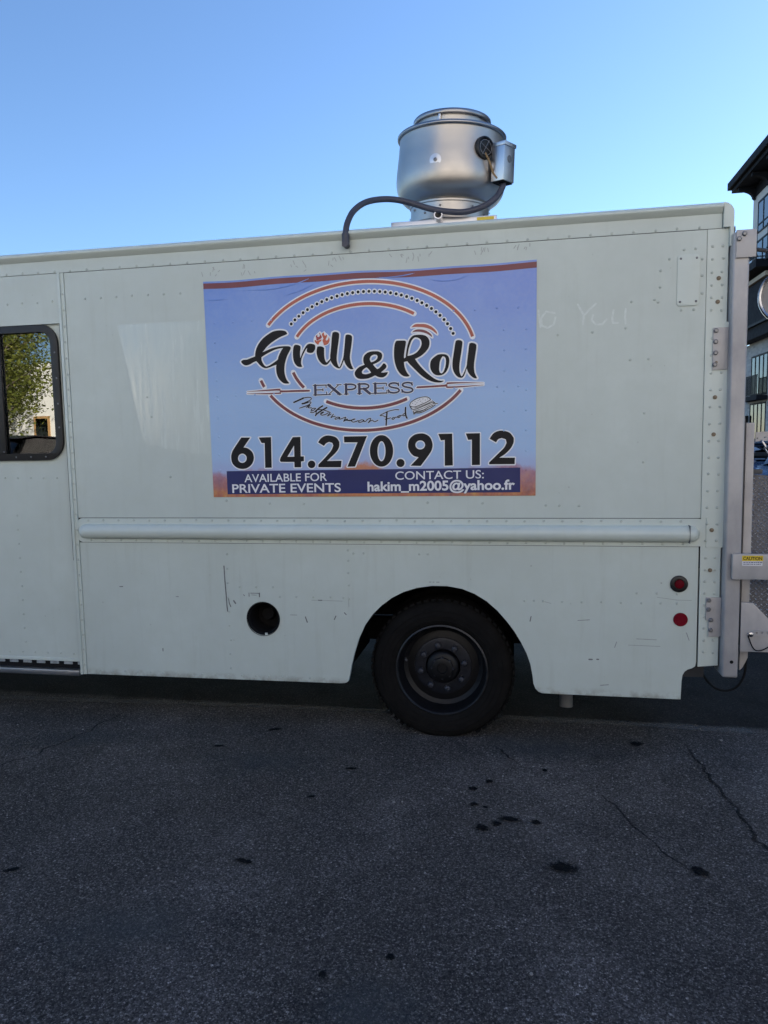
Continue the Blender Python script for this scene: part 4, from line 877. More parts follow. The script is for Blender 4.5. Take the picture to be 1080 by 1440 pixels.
while z > 1.13:
    for x in (.936, .984): riv(x + (z - 2.1) * .004, z, -.007, .0075, .004)
    z -= .0845
rv.build('rivets', M['rivet'], truck, kind='stuff', recalc=False, label='dome rivets along the seams')
bolt0 = MB().lathe([(.0105, 0), (.0105, .003), (.0065, .004), (.0065, .009), (0, .010)], (.962, -.002, 2.452), 'Y', 14).build('bolt', M['rust'], truck)
for (x, z, y) in [(.960, 2.338, -.002), (.958, 2.042, -.007), (.957, 1.87, -.007), (.955, 1.685, -.007), (.957, 1.20, -.007), (.955, .992, -.002)]:
    clone(bolt0, (x, LOC[bolt0].y + y + .002, z), truck)

# clear residue of an old sticker, scrapes, ghost letters
MB().plate([(-2.285, 2.378), (-2.262, 2.24), (-2.228, 2.10), (-2.206, 1.955), (-2.180, 1.82), (-2.150, 1.700), (-2.06, 1.668), (-1.95, 1.650), (-1.84, 1.624), (-1.735, 1.622), (-1.735, 2.378)], [], -.0006, -.0001).build('old_sticker', M['residue'], truck, smooth=0, label='glossy patch left by an old sticker beside the banner')

ZC = [0]
def by(x, z):
    """how far the vinyl stands off the panel"""
    top = max(0.0, min(1.0, (z - 2.45) / .13))
    return .0030 + .0022 * top * (0.5 + 0.5 * math.sin(7.0 * x + 1.0))
def flat_ribbon(b, pts, w, y, closed=False, follow=True, caps=True):
    """pen stroke in the XZ plane; every piece gets a hair of its own depth"""
    P = [Vector((p[0], p[1])) for p in pts]; n = len(P)
    for i in range(n if closed else n - 1):
        a, c = P[i], P[(i + 1) % n]; d = c - a
        if d.length < 1e-7: continue
        s = Vector((-d.y, d.x)).normalized() * w / 2
        ZC[0] = (ZC[0] + 1) % 40; yy = y - ZC[0] * 4e-6
        q = [a - s, c - s, c + s, a + s]
        b.add([(p.x, (-by(p.x, p.y) if follow else 0) + yy, p.y) for p in q], [(0, 1, 2, 3)])
    if caps:
        for i, a in enumerate(P):
            ZC[0] = (ZC[0] + 1) % 40; yy = y - ZC[0] * 4e-6 - 2e-6
            vs = [(a.x + w / 2 * math.cos(R(45 * j)), (-by(a.x, a.y) if follow else 0) + yy, a.y + w / 2 * math.sin(R(45 * j))) for j in range(8)]
            b.add(vs, [tuple(range(8))])
    return b
sm = MB(); sm2 = MB()
for pts, w in [([(-1.692, .979), (-1.690, .90), (-1.686, .82), (-1.683, .74), (-1.680, .712)], .007), ([(-1.672, .79), (-1.668, .76), (-1.66, .74)], .006), ([(-1.64, .775), (-1.63, .76)], .009), ([(-1.17, .789), (-1.08, .788), (-.99, .787)], .0022), ([(-1.13, .789), (-1.11, .789)], .006), ([(-.955, .81), (-.953, .755)], .002),
               ([(-2.36, .845), (-2.34, .846)], .006), ([(-2.0, .792), (-1.985, .792)], .005), ([(-2.10, .46), (-2.10, .475)], .006), ([(.60, .62), (.70, .618)], .003), ([(.56, .585), (.72, .583)], .0022), ([(.30, .71), (.36, .716)], .004), ([(.05, .70), (.055, .725)], .006), ([(.36, .50), (.375, .50)], .008), ([(.40, .502), (.408, .502)], .007),
               ([(.12, .81), (.16, .80)], .002), ([(-1.03, .70), (-1.04, .68)], .006), ([(-.98, .72), (-.97, .71)], .006), ([(-1.21, .69), (-1.20, .66)], .007), ([(-1.3, .70), (-1.26, .70)], .003), ([(.42, .36), (.46, .365)], .005), ([(.49, .57), (.50, .60)], .004),
               ([(-1.545, .803), (-1.545, .823)], .005), ([(-1.535, .822), (-1.485, .822)], .004), ([(-1.53, .812), (-1.50, .811)], .003), ([(-1.482, .823), (-1.482, .802)], .007), ([(-1.578, .812), (-1.574, .806)], .005), ([(-.495, .905), (-.485, .905)], .004), ([(-.475, .905), (-.468, .905)], .004), ([(-.455, .905), (-.440, .905)], .004),
               ([(-2.075, 1.998), (-2.072, 1.992)], .012), ([(-2.09, 1.93), (-2.085, 1.925)], .010), ([(.70, .845), (.80, .832), (.87, .832)], .002), ([(.848, .66), (.862, .62)], .004)]:
    flat_ribbon(sm if (w >= .0055 or -1.72 < pts[0][0] < -1.4) else sm2, pts, w, -.0004, follow=False)
sm2.build('faint_scrapes', M['scratch_faint'], truck, smooth=0, kind='stuff', recalc=False)
sm.build('scrape_marks', M['scratch'], truck, smooth=0, kind='stuff', recalc=False, label='dark scrapes and chips in the white paint')

# ---------------------------------------------------------------- banner
def sdiv(s): return [(a / 1e4, b / 1e4) for a, b in s]
bn = MB(); nx, nz = 70, 44
def btop(x): return 2.591 + .0035 * math.sin(5.2 * x + .6) + .0018 * math.sin(13 * x)
gv = []
for j in range(nz + 1):
    for i in range(nx + 1):
        f = i / nx; g_ = j / nz
        x0 = -1.736 + (-.010) * g_; x1 = .078 + .005 * g_
        x = x0 + (x1 - x0) * f; z = 1.380 + (btop(x) - 1.380) * g_
        gv.append((x, -by(x, z), z))
bn.add(gv, [(j * (nx + 1) + i, j * (nx + 1) + i + 1, (j + 1) * (nx + 1) + i + 1, (j + 1) * (nx + 1) + i) for j in range(nz) for i in range(nx)])
banner = bn.build('banner', M['banner'], truck, smooth=60, recalc=False, label='blue printed vinyl banner of the restaurant with its phone number')
tb = MB(); n = 60; vs = []
for i in range(n + 1):
    x = -1.745 + 1.828 * i / n
    for dz in (-.040, -.010): vs.append((x, -by(x, btop(x)) - .0006, btop(x) + dz))
tb.add(vs, [(2 * i, 2 * i + 2, 2 * i + 3, 2 * i + 1) for i in range(n)])
tb.build('top_stripe', M['maroon'], banner, smooth=0, recalc=False)
LY = .0005
def fill(b, loops, layer, sharp=48, sub=5):
    ls = []
    for l in loops:
        pts = catmull([Vector((x, z)) for x, z in sdiv(l)], True, sub, sharp)
        ls.append(pts)
    l3 = [[Vector((p.x, p.y, 0)) for p in l] for l in ls]
    tr = tessellate_polygon(l3); flat = [p for l in ls for p in l]
    fs = []
    for t in tr:
        a, c, d = (flat[i] for i in t)
        cr = (c.x - a.x) * (d.y - a.y) - (c.y - a.y) * (d.x - a.x)
        fs.append(tuple(t) if cr > 0 else (t[0], t[2], t[1]))
    b.add([(p.x, -by(p.x, p.y) - LY * layer, p.y) for p in flat], fs)
    return ls
def lettering(key, name, mat, halo=.0085, layer=3, label=None, sharp=48, hm='halo', hlayer=1):
    b = MB(); h = MB()
    for loops in ART[key]:
        for l in fill(b, loops, layer, sharp):
            flat_ribbon(h, [(p.x, p.y) for p in l], halo * 2, -LY * hlayer, closed=True)
    o = b.build(name, mat, banner, smooth=0, recalc=False, label=label)
    if halo: h.build('print_outline', M[hm], banner, smooth=0, recalc=False)
    return o
lettering('grill', 'lettering', M['black_print'], label='black brush word Grill')
lettering('ampersand', 'lettering', M['black_print'], label='black ampersand')
lettering('roll', 'lettering', M['black_print'], label='black brush word Roll')
lettering('phone', 'phone_number', M['black_print'], .0065, label='bold black phone number 614.270.9112', sharp=38)
lettering('skewer_left', 'skewer_emblem', M['maroon'], .005)
lettering('skewer_right', 'skewer_emblem', M['maroon'], .005)
lettering('curls_top', 'steam_curl', M['orange'], .007, 3)
lettering('curls_low', 'steam_curl', M['maroon'], .007, 3)
lettering('flame_back', 'flame_backing', M['halo'], 0, 1)
lettering('flame_light', 'flame_emblem', M['flame'], 0, 3)
lettering('flame_dark', 'flame_emblem', M['flame_red'], 0, 4)
lettering('burger_back', 'burger_backing', M['white_print'], .003, 3, hm='halo')
b = MB()
for l in ART['burger']: flat_ribbon(b, sdiv(l[1:]) if len(l) < 6 else [(p.x, p.y) for p in catmull([Vector(p) for p in sdiv(l[1:])], False, 4)], l[0] / 1e4 * 1.15, -LY * 5)
b.build('burger_drawing', M['black_print'], banner, smooth=0, recalc=False)
b = MB(); h = MB()
for l in ART['med']:
    pts = [(p.x, p.y) for p in catmull([Vector(p) for p in sdiv(l[1:])], False, 4)]
    flat_ribbon(b, pts, l[0] / 1e4 * 1.7, -LY * 3); flat_ribbon(h, pts, l[0] / 1e4 + .009, -LY * 1)
b.build('script_lettering', M['black_print'], banner, smooth=0, recalc=False, label='handwritten words Mediterranean Food')
h.build('print_outline', simple('faint_pale_print', (.50, .56, .70), .36), banner, smooth=0, recalc=False)
fill(nb := MB(), ART['navy'][0], 2.2, 40, 1)
nb.build('navy_strip', M['navy'], banner, smooth=0, recalc=False, label='navy strip with the contact details')
# rings of the emblem
def arc_pts(cx, cz, a, b_, t0, t1, n=60):
    if t1 > t0 and t0 > 90: pass
    return [(cx + a * math.cos(R(t0 + (t1 - t0) * i / n)), cz + b_ * math.sin(R(t0 + (t1 - t0) * i / n))) for i in range(n + 1)]
for i, (cx, cz, a, b_, t0, t1) in enumerate(ART['arcs']):
    pts = arc_pts(cx, cz, a, b_, t0, t1)
    q = MB(); flat_ribbon(q, pts, .0165, -LY * 3.4, caps=False); q.build('ring_arc', M['orange' if i in (0, 3) else 'maroon'], banner, smooth=0, recalc=False)
    q = MB(); flat_ribbon(q, pts, .031, -LY * 1.2); q.build('print_outline', M['halo'], banner, smooth=0, recalc=False)
cx, cz, a, b_, t0, t1 = ART['dots']
# even spacing along the curve
dense = arc_pts(cx, cz, a, b_, t0, t1, 600); acc = [0]
for i in range(600): acc.append(acc[-1] + math.dist(dense[i], dense[i + 1]))
ND = 35; q = MB(); h = MB(); j = 0
for i in range(ND):
    while j < 600 and acc[j] < acc[-1] * i / (ND - 1) - 1e-9: j += 1
    x, z = dense[j]
    for (bb, r_, ly) in ((q, .0082, 3), (h, .0145, 1.1)):
        bb.add([(x + r_ * math.cos(R(30 * k_)), -by(x, z) - LY * ly - 4e-6 * (i % 7), z + r_ * math.sin(R(30 * k_))) for k_ in range(12)], [tuple(range(12))])
q.build('dotted_ring', M['black_print'], banner, smooth=0, recalc=False)
h.build('print_outline', M['halo'], banner, smooth=0, recalc=False)

def text(s, anchor, mat, name, offset=0.0, layer=4, italic_first=False, label=None, halo=0, font_sp=1.0, y=None, parent=None, squash=None):
    """type set in the built-in face, laid between the two ends of its baseline; anchor = foot left, foot right, top left"""
    (x0, z0), (x1, z1), (xt, zt) = anchor
    def raw(off):
        cu = bpy.data.curves.new('type', 'FONT'); cu.body = s; cu.size = 1; cu.offset = off; cu.resolution_u = 6; cu.space_character = font_sp
        ob = bpy.data.objects.new('type', cu); COL.objects.link(ob)
        dg = bpy.context.evaluated_depsgraph_get(); dg.update()
        me = bpy.data.meshes.new_from_object(ob.evaluated_get(dg))
        vs = [tuple(v.co) for v in me.vertices]; fs = [tuple(p.vertices) for p in me.polygons]
        bpy.data.objects.remove(ob); bpy.data.curves.remove(cu); bpy.data.meshes.remove(me)
        return vs, fs
    vs, fs = raw(offset)
    ux0 = min(v[0] for v in vs); ux1 = max(v[0] for v in vs); cap = 0.729
    def lay(vs, fs, ly, bb):
        out = []
        for v in vs:
            f = (v[0] - ux0) / (ux1 - ux0); hgt = v[1] / cap
            x = x0 + (x1 - x0) * f; z = z0 + (z1 - z0) * f + (zt - z0) * hgt
            out.append((x, (-by(x, z) - LY * ly) if y is None else y, z))
        bb.add(out, fs)
    b = MB(); lay(vs, fs, layer, b)
    o = b.build(name, mat, parent or banner, smooth=0, recalc=False, label=label)
    if halo:
        v2, f2 = raw(offset + halo); h = MB(); lay(v2, f2, layer - 2, h); h.build('print_outline', M['halo'], banner, smooth=0, recalc=False)
    return o
T = ART['text']
text('AVAILABLE FOR', T['avail'], M['white_print'], 'lettering', .010, label='white words AVAILABLE FOR')
text('PRIVATE EVENTS', T['private'], M['white_print'], 'lettering', .014, label='white words PRIVATE EVENTS')
text('CONTACT US:', T['contact'], M['white_print'], 'lettering', .006, label='white words CONTACT US')
text('hakim_m2005@yahoo.fr', T['mail'], M['white_print'], 'lettering', .028, label='white bold e-mail address')
# EXPRESS in a wide roman face: thick and thin strokes with slab serifs
GL = {'E': (.92, [('v', .2, 0, 1), ('h', .2, .93, 1), ('h', .2, .72, .52), ('h', .2, .96, 0), ('t', .93, 1, .74), ('t', .96, 0, .28), ('t', .72, .64, .38), ('s', .2, 1), ('s', .2, 0)]),
      'X': (1.15, [('d', .18, 1, .92, 0), ('e', .18, 0, .86, 1), ('s', .18, 1), ('s', .88, 1), ('s', .16, 0), ('s', .92, 0)]),
      'P': (.88, [('v', .2, 0, 1), ('s', .2, 1), ('s', .2, 0), ('c', [(.2, 1), (.55, 1), (.78, .9), (.84, .74), (.78, .57), (.55, .47), (.2, .47)])]),
      'R': (1.05, [('v', .2, 0, 1), ('s', .2, 1), ('s', .2, 0), ('c', [(.2, 1), (.55, 1), (.76, .9), (.82, .75), (.76, .60), (.55, .50), (.2, .50)]), ('d', .5, .5, .88, 0), ('s', .94, 0)]),
      'S': (.88, [('c', [(.80, .74), (.74, .92), (.50, 1.0), (.26, .93), (.18, .76), (.30, .60), (.52, .51), (.74, .42), (.84, .24), (.74, .06), (.48, -.01), (.22, .08), (.14, .28)]), ('t', .80, 1, .72), ('t', .14, .30, 0)])}
(x0, z0), (x1, z1), (xt, zt) = T['express']; H_ = zt - z0
tot = sum(GL[c][0] for c in 'EXPRESS'); sx = (x1 - x0) / tot
b = MB(); h = MB(); cur = 0
def emit(pts, w):
    P = [(x0 + (cur + u) * sx, z0 + (z1 - z0) * (cur + u) / tot + v * H_) for u, v in pts]
    flat_ribbon(b, P, w, -LY * 4); flat_ribbon(h, P, w + .006, -LY * 1.6)
for ch in 'EXPRESS':
    wd, ops = GL[ch]
    for o in ops:
        if o[0] == 'v': emit([(o[1], o[2]), (o[1], o[3])], .0145)
        elif o[0] == 'h': emit([(o[1], o[3]), (o[2], o[3])], .0066)
        elif o[0] == 't': emit([(o[1], o[2]), (o[1], o[3])], .0055)
        elif o[0] == 's': emit([(o[1] - .15, o[2]), (o[1] + .15, o[2])], .0050)
        elif o[0] == 'd': emit([(o[1], o[2]), (o[3], o[4])], .0150)
        elif o[0] == 'e': emit([(o[1], o[2]), (o[3], o[4])], .0055)
        elif o[0] == 'c':
            pp = [(p.x, p.y) for p in catmull([Vector(p) for p in o[1]], False, 5)]
            emit(pp, .0095)
    cur += wd
b.build('lettering', M['navy_text'], banner, smooth=0, recalc=False, label='dark blue roman word EXPRESS')
h.build('print_outline', M['halo'], banner, smooth=0, recalc=False)
# rivet heads that push through the vinyl
for z in (2.36, 1.955, 1.535):
    x = -1.69
    while x < .06:
        if not (-1.3 < x < -.35 and z > 1.6) and not (z < 1.6 and -1.67 < x < 0): riv(x, z, -.0032, .0062, .0030, rb)
        x += .112
z = 2.25
while z > 1.44:
    for x in (-1.69, -.085, .03):
        if x == -.085 and z < 1.68: continue
        riv(x, z, -.0032, .0062, .0030, rb)
    z -= .105
rb.build('rivet_bumps', M['banner'], banner, kind='stuff', recalc=False)
# creases pressed into the vinyl under the top stripe
cr = MB()
for pts in ([(-1.60, 2.535), (-1.45, 2.528), (-1.34, 2.527), (-1.22, 2.545), (-1.12, 2.575)], [(-1.28, 2.49), (-1.18, 2.51), (-1.10, 2.545)], [(-.78, 2.558), (-.70, 2.552), (-.62, 2.556), (-.55, 2.566)], [(-.50, 2.545), (-.43, 2.520), (-.33, 2.520), (-.26, 2.545)], [(-1.74, 2.49), (-1.68, 2.485), (-1.6, 2.488)]):
    P = catmull([Vector(p) for p in pts], False, 6)
    for i in range(len(P) - 1):
        a, c = P[i], P[i + 1]; f = math.sin(math.pi * (i + .5) / len(P)); w = .004
        d = (c - a).normalized(); s = Vector((-d.y, d.x)) * w
        q = [(a - s), (c - s), (c + s), (a + s), a, c]
        cr.add([(p.x, -by(p.x, p.y) - .0002, p.y) for p in q[:4]] + [(p.x, -by(p.x, p.y) - .0002 - .0022 * f, p.y) for p in q[4:]], [(0, 1, 5, 4), (4, 5, 2, 3)])
cr.build('creases', M['banner'], banner, kind='stuff', recalc=False)
# ghosts of older lettering on the panel
b = MB()
for l in ART['ghost']: flat_ribbon(b, sdiv(l[1:]), l[0] / 1e4 * 1.6, -.0005, follow=False)
b.build('ghost_lettering', M['ghost'], truck, smooth=0, recalc=False, label='faint ghost of old lettering reading o You')
b = MB(); rnd = random.Random(5)
for (x, z) in [(-1.70, 2.632), (-1.48, 2.628), (-1.18, 2.632), (-.98, 2.642), (-.63, 2.640), (-.52, 2.642), (-.18, 2.640), (.0, 2.645)]:
    for k in range(6):
        xa = x + rnd.uniform(-.05, .05); za = z + rnd.uniform(-.022, .022)
        flat_ribbon(b, [(xa, za), (xa + rnd.uniform(-.012, .012), za + rnd.uniform(.006, .024))], .004, -.0005, follow=False)
b.build('glue_marks', M['ghost_dark'], truck, smooth=0, recalc=False, kind='stuff')

# ---------------------------------------------------------------- wheel
wx, wy, wz = -.440, .070, .386
wh = MB()
prof = [(.262, .0), (.275, .012), (.30, .020), (.335, .022), (.365, .014), (.388, -.002), (.399, -.028), (.403, -.06), (.403, -.19), (.395, -.23), (.36, -.25), (.27, -.23)]
wh.lathe(prof, (wx, wy, wz), 'Y', 72)
wh.v = [(x, y + (0 if z > .02 else -.004), max(z, .0015)) for x, y, z in wh.v]
wheel = wh.build('wheel', M['tyre'], truck, smooth=50, label='black rear wheel in the arch')
rbv = MB()
for r_, y_ in ((.345, .0225), (.318, .0225), (.292, .0195)):
    rbv.lathe([(r_ - .004, y_ - .003), (r_ - .001, y_ + .0012), (r_ + .001, y_ + .0012), (r_ + .004, y_ - .003)], (wx, wy, wz), 'Y', 72)
rbv.build('sidewall_rib', M['tyre'], wheel, smooth=60)
tr = MB()
for i in range(60):
    a = 2 * math.pi * i / 60
    if wz + .40 * math.sin(a) < .03: continue
    c = Vector((wx + .4025 * math.cos(a), wy + .035, wz + .4025 * math.sin(a))); rad = Vector((math.cos(a), 0, math.sin(a))); tan = Vector((-math.sin(a), 0, math.cos(a)))
    tr.obox(c, rad * .006, Vector((0, .028, 0)), tan * .013)
tr.build('tread_blocks', M['tyre'], wheel, smooth=0, kind='stuff')
MB().lathe([(.262, -.004), (.263, .006), (.255, .010), (.249, .004), (.247, -.006)], (wx, wy, wz), 'Y', 64).build('rim_lip', M['rimlip'], wheel)
MB().lathe([(.2475, -.002), (.240, -.03), (.234, -.06), (.228, -.085), (.205, -.098), (.185, -.092), (.165, -.088), (.098, -.088), (.094, -.10)], (wx, wy, wz), 'Y', 64).build('rim', M['rim'], wheel)
MB().lathe([(.166, -.088), (.164, -.080), (.152, -.077), (.10, -.077), (.098, -.088)], (wx, wy, wz), 'Y', 56).build('wheel_disc', M['hub'], wheel)
MB().lathe([(.094, -.10), (.092, -.055), (.084, -.045), (.062, -.040), (.060, -.028), (.052, -.024), (.030, -.024), (.026, -.034), (0, -.034)], (wx, wy, wz), 'Y', 40).build('hub', M['rim'], wheel)
def nut(a, r_, s, h0, h1):
    b = MB(); c = (wx + r_ * math.cos(a), wy, wz + r_ * math.sin(a))
    b.lathe([(s, h0), (s, h1 - .004), (s * .75, h1), (s * .4, h1 + .003), (0, h1 + .003)], c, 'Y', 6)
    return b
n0 = nut(R(12), .128, .0190, -.080, -.046).build('lug_nut', M['nut'], wheel, smooth=0)
for i in range(1, 8):
    a = R(12 + 45 * i); clone(n0, (wx + .128 * math.cos(a), LOC[n0].y, wz + .128 * math.sin(a)), wheel, (0, -a, 0))
n1 = nut(R(0), .058, .0095, -.042, -.030).build('hub_bolt', M['nut'], wheel, smooth=0)
for i in range(1, 8):
    a = R(45 * i); clone(n1, (wx + .058 * math.cos(a), LOC[n1].y, wz + .058 * math.sin(a)), wheel, (0, -a, 0))
MB().tube([(wx - .2, wy - .0, wz + .05), (wx - .21, wy + .03, wz + .052)], .006, 8).build('valve', M['bolt'], wheel)
MB().lathe([(.25, 0), (.34, .01), (.40, -.03), (.40, -.2), (.25, -.24)], (wx, wy + .30, wz + .01), 'Y', 48).build('inner_wheel', M['tyre'], truck)
MB().lathe([(.0, 0), (.34, .01), (.40, -.03), (.40, -.2), (.0, -.24)], (wx, 1.85, wz + .015), 'Y', 48).build('far_wheel', M['tyre'], truck)
MB().lathe([(.0, 0), (.34, .01), (.40, -.03), (.40, -.2), (.0, -.24)], (-4.9, .10, wz + .015), 'Y', 48).build('front_wheel', M['tyre'], truck)
MB().lathe([(.0, 0), (.34, .01), (.40, -.03), (.40, -.2), (.0, -.24)], (-4.9, 1.9, wz + .015), 'Y', 48).build('front_wheel', M['tyre'], truck)

# ================================================================ EXHAUST FAN
FX, FY = -.430, .62
fan = thing('exhaust_fan', (FX, FY, 2.813), 'big spun aluminium mushroom exhaust fan on the truck roof', 'exhaust fan')
PIV = Vector((FX, FY, 2.813)); TILT = Matrix.Rotation(R(2.5), 3, 'Y') @ Matrix.Rotation(R(2.6), 3, 'X')
def unt(p): return PIV + TILT.inverted() @ (Vector(p) + Vector((0, 0, .03)) - PIV)      # the fan leans a little; the hose end sits on the truck
def upright(b):
    b.v = [tuple(unt(p)) for p in b.v]; return b
cur_ = upright(MB().box(FX - .30, FX + .30, FY - .295, FY + .295, 2.8135, 2.930)).build('curb', M['galv'], fan, bevel=.004, label='square sheet metal curb')
upright(MB().box(FX + .19, FX + .285, FY - .2975, FY - .2955, 2.899, 2.923)).build('warning_sticker', M['yellow'], cur_, smooth=0)
col_ = MB().lathe([(.236, 2.915), (.236, 2.99), (.243, 2.992), (.243, 3.004), (.233, 3.006), (.233, 3.085), (.240, 3.088), (.240, 3.098), (.23, 3.11)], (FX, FY, 0), 'Z', 72).build('collar', M['fan'], fan, smooth=35)
sc_ = MB()
for a in range(-170, 181, 24):
    for z in (2.950, 2.982, 3.03, 3.062):
        if (a // 24 + int(z * 100)) % 2: sc_.dome((FX + .235 * math.cos(R(a)), FY + .235 * math.sin(R(a)), z), (math.cos(R(a)), math.sin(R(a)), 0), .007, .006, 6)
sc_.build('collar_screws', M['bolt'], col_, kind='stuff')
LOW = 0
bowl = [(.225, 3.100), (.262, 3.112), (.294, 3.138), (.313, 3.172), (.322, 3.212), (.323, 3.255), (.318, 3.32), (.312, 3.38), (.308, 3.44), (.308, 3.478)]
pb = catmull([Vector((r_, z)) for r_, z in bowl], False, 5)
MB().lathe([(p.x, p.y) for p in pb], (FX, FY, 0), 'Z', 96).build('bowl', M['fan'], fan, smooth=60, label='satin spun metal bowl')
MB().lathe([(.308, 3.470), (.316, 3.470), (.3215, 3.476), (.3215, 3.486), (.316, 3.492), (.305, 3.493), (.21, 3.497), (.21, 3.47)], (FX, FY, 0), 'Z', 96).build('rim_band', M['fan_dark'], fan, smooth=50)
MB().lathe([(.212, 3.490), (.212, 3.556), (.207, 3.56), (.207, 3.45)], (FX, FY, 0), 'Z', 72).build('windband', M['fan'], fan, smooth=40)
MB().lathe([(.213, 3.556), (.226, 3.557), (.229, 3.562), (.229, 3.577), (.224, 3.584), (.19, 3.592), (.1, 3.602), (0, 3.604)], (FX, FY, 0), 'Z', 72).build('cap', M['fan_dark'], fan, smooth=40)
def onbowl(deg, r_, z): return Vector((FX + r_ * math.cos(R(deg)), FY + r_ * math.sin(R(deg)), z))
p = onbowl(-103, .214, 3.545); d = Vector((math.cos(R(-103)), math.sin(R(-103)), 0))
lt = MB(); lt.obox(p + d * .006, d * .005, d.cross(Vector((0, 0, 1))) * .007, Vector((0, 0, .022))); lt.tube([p + d * .003 + Vector((0, 0, -.026)), p + d * .022 + Vector((0, 0, -.026))], .013, 10)
lt.build('latch', M['galv'], fan, bevel=.002)
p = onbowl(-100, .319, 3.282); d = (p - Vector((FX, FY, 3.27))).normalized()
MB().lathe([(.036, -.004), (.034, .0015), (.012, .003)], p, tuple(d), 32).build('dimple', M['galv'], fan)
MB().lathe([(.010, 0), (.010, .006), (.004, .007), (0, .004)], p, tuple(d), 8).build('bolt', M['bolt'], fan, smooth=0)
# louvre port with wire guard
p = onbowl(-49, .314, 3.355); d = Vector((math.cos(R(-49)), math.sin(R(-49)), .03)).normalized(); u = Vector((-d.y, d.x, 0)).normalized(); w = d.cross(u)
vg = MB().lathe([(.058, -.022), (.062, .004), (.060, .018), (.052, .020), (.047, .012), (.046, .008), (0, .007)], p, tuple(d), 36).build('vent_port', M['rubber'], fan)
wg = MB()
for a in (60, 150): wg.tube([p + d * .019 + (u * math.cos(R(a)) + w * math.sin(R(a))) * .046, p + d * .019 - (u * math.cos(R(a)) + w * math.sin(R(a))) * .046], .0018, 6)
wg.tube([p + d * .019 + (u * math.cos(R(a)) + w * math.sin(R(a))) * .040 for a in range(0, 361, 15)], .0018, 6)
wg.build('wire_guard', M['bolt'], vg)
# junction box
d = Vector((math.cos(R(-33)), math.sin(R(-33)), 0)); u = Vector((-d.y, d.x, 0)); z_ = Vector((0, 0, 1))
bc = Vector((FX, FY, 3.275)) + d * .375
jb = MB().obox(bc, d * .042, u * .052, z_ * .098).build('junction_box', M['galv'], fan, bevel=.003)
MB().obox(bc + d * .006 + z_ * .096, d * .042, u * .056, z_ * .010).build('box_lid', M['galv'], jb, bevel=.002)
MB().obox(bc - z_ * .1015, d * .036, u * .046, z_ * .003).build('box_base', M['black'], jb, smooth=0)
MB().lathe([(.020, 0), (.020, .002), (.0, .003)], bc + d * .0422 + z_ * .02, tuple(d), 18).build('knockout', M['bolt'], jb)
MB().tube([p + d * 0 - z_ * .03 + Vector((.01, -.015, 0)), p + Vector((.035, -.015, -.075)), p + Vector((.055, .005, -.13)), bc - u * .05 - z_ * .085], .0055, 8).build('cable', M['cable'], fan)
hs = [(-.915, -.032, 2.735), (-.914, -.032, 2.762), (-.915, -.025, 2.801), (-.909, .0, 2.855), (-.888, .05, 2.923), (-.842, .12, 2.984), (-.778, .20, 3.022), (-.694, .25, 3.031), (-.598, .28, 3.012), (-.498, .285, 2.977), (-.399, .29, 2.956), (-.30, .30, 2.951), (-.202, .32, 2.979), (-.136, .35, 3.029), (-.097, .38, 3.097)]
hs = [unt(q) for q in hs] + [bc - z_ * .10]
MB().tube([tuple(q) for q in catmull(hs, False, 8)], .0165, 14).build('flexible_hose', M['hose'], fan, label='grey flexible conduit looping in front of the fan')
fe = MB(); fe.tube([unt((-.915, -.032, 2.722)), unt((-.915, -.032, 2.785))], .021, 14); fe.tube([unt((-.915, -.004, 2.730)), unt((-.915, -.052, 2.730))], .017, 12)
fe.build('hose_fitting', M['hose'], fan)
MB().lathe([(.018, 0), (.024, 0), (.024, .11), (.018, .11), (.018, .0)], (FX - .035, FY - .225, 2.972), (.05, -1, .12), 20).build('pipe_stub', M['galv'], fan)

fan.location.z -= .03      # the curb is let into the roof
fan.rotation_mode = 'QUATERNION'; fan.rotation_quaternion = TILT.to_quaternion()

# ================================================================ TAIL LIFT
lift = thing('tail_lift', (1.15, .1, .44), 'bare aluminium tail lift with tread plate and chain on the truck rear', 'tail lift')
MB().box(1.012, 1.087, -.060, .10, .447, 2.655).build('lift_column', M['lift'], lift, bevel=.012, segs=3, label='tall aluminium column')
MB().plate(circ(1.055, .53, .009, n=14), [], -.0605, -.0600).build('column_hole', M['black'], lift, smooth=0)
MB().box(1.0215, 1.112, -.072, -.0605, 2.530, 2.660).build('cap_plate', M['lift'], lift, bevel=.002)
MB().box(1.09, 1.110, -.060, .10, 2.535, 2.655).build('cap_bracket', M['lift'], lift, bevel=.002)
b0 = MB().lathe([(.012, 0), (.012, .007), (.008, .010), (0, .010)], (1.056, -.072, 2.640), 'Y', 6).build('bolt', M['bolt'], lift, smooth=0)
for (x, y, z) in [(1.032, -.072, 2.617), (.952, -.015, 2.197), (.952, -.015, 2.143), (.952, -.015, 2.088), (.950, -.015, 2.031), (.950, -.013, .838), (.949, -.013, .790), (.962, -.013, .735), (.962, -.013, .682)]:
    clone(b0, (x, y - .005, z), lift)
MB().plate([(.940, 2.005), (1.011, 2.005), (1.011, 2.212), (.940, 2.212)], [], -.0150, -.0075).build('mounting_plate', M['lift'], lift, bevel=.0015, label='upper bolted mounting plate')
MB().plate([(.938, .735), (.938, .852), (1.011, .852), (1.011, .646), (.952, .646), (.952, .730)], [], -.013, -.0025).build('mounting_plate', M['lift'], lift, bevel=.0015, label='lower stepped mounting plate')
MB().plate([(1.118, .515), (1.118, 1.74), (1.158, 1.74), (1.158, .53), (1.145, .50), (1.13, .47), (1.118, .46)], [], .03, .09).build('slide_rail', M['lift'], lift, bevel=.003)
MB().box(1.092, 1.112, .02, .10, .60, 1.76).build('slide_channel', M['tail_dark'], lift, smooth=0)
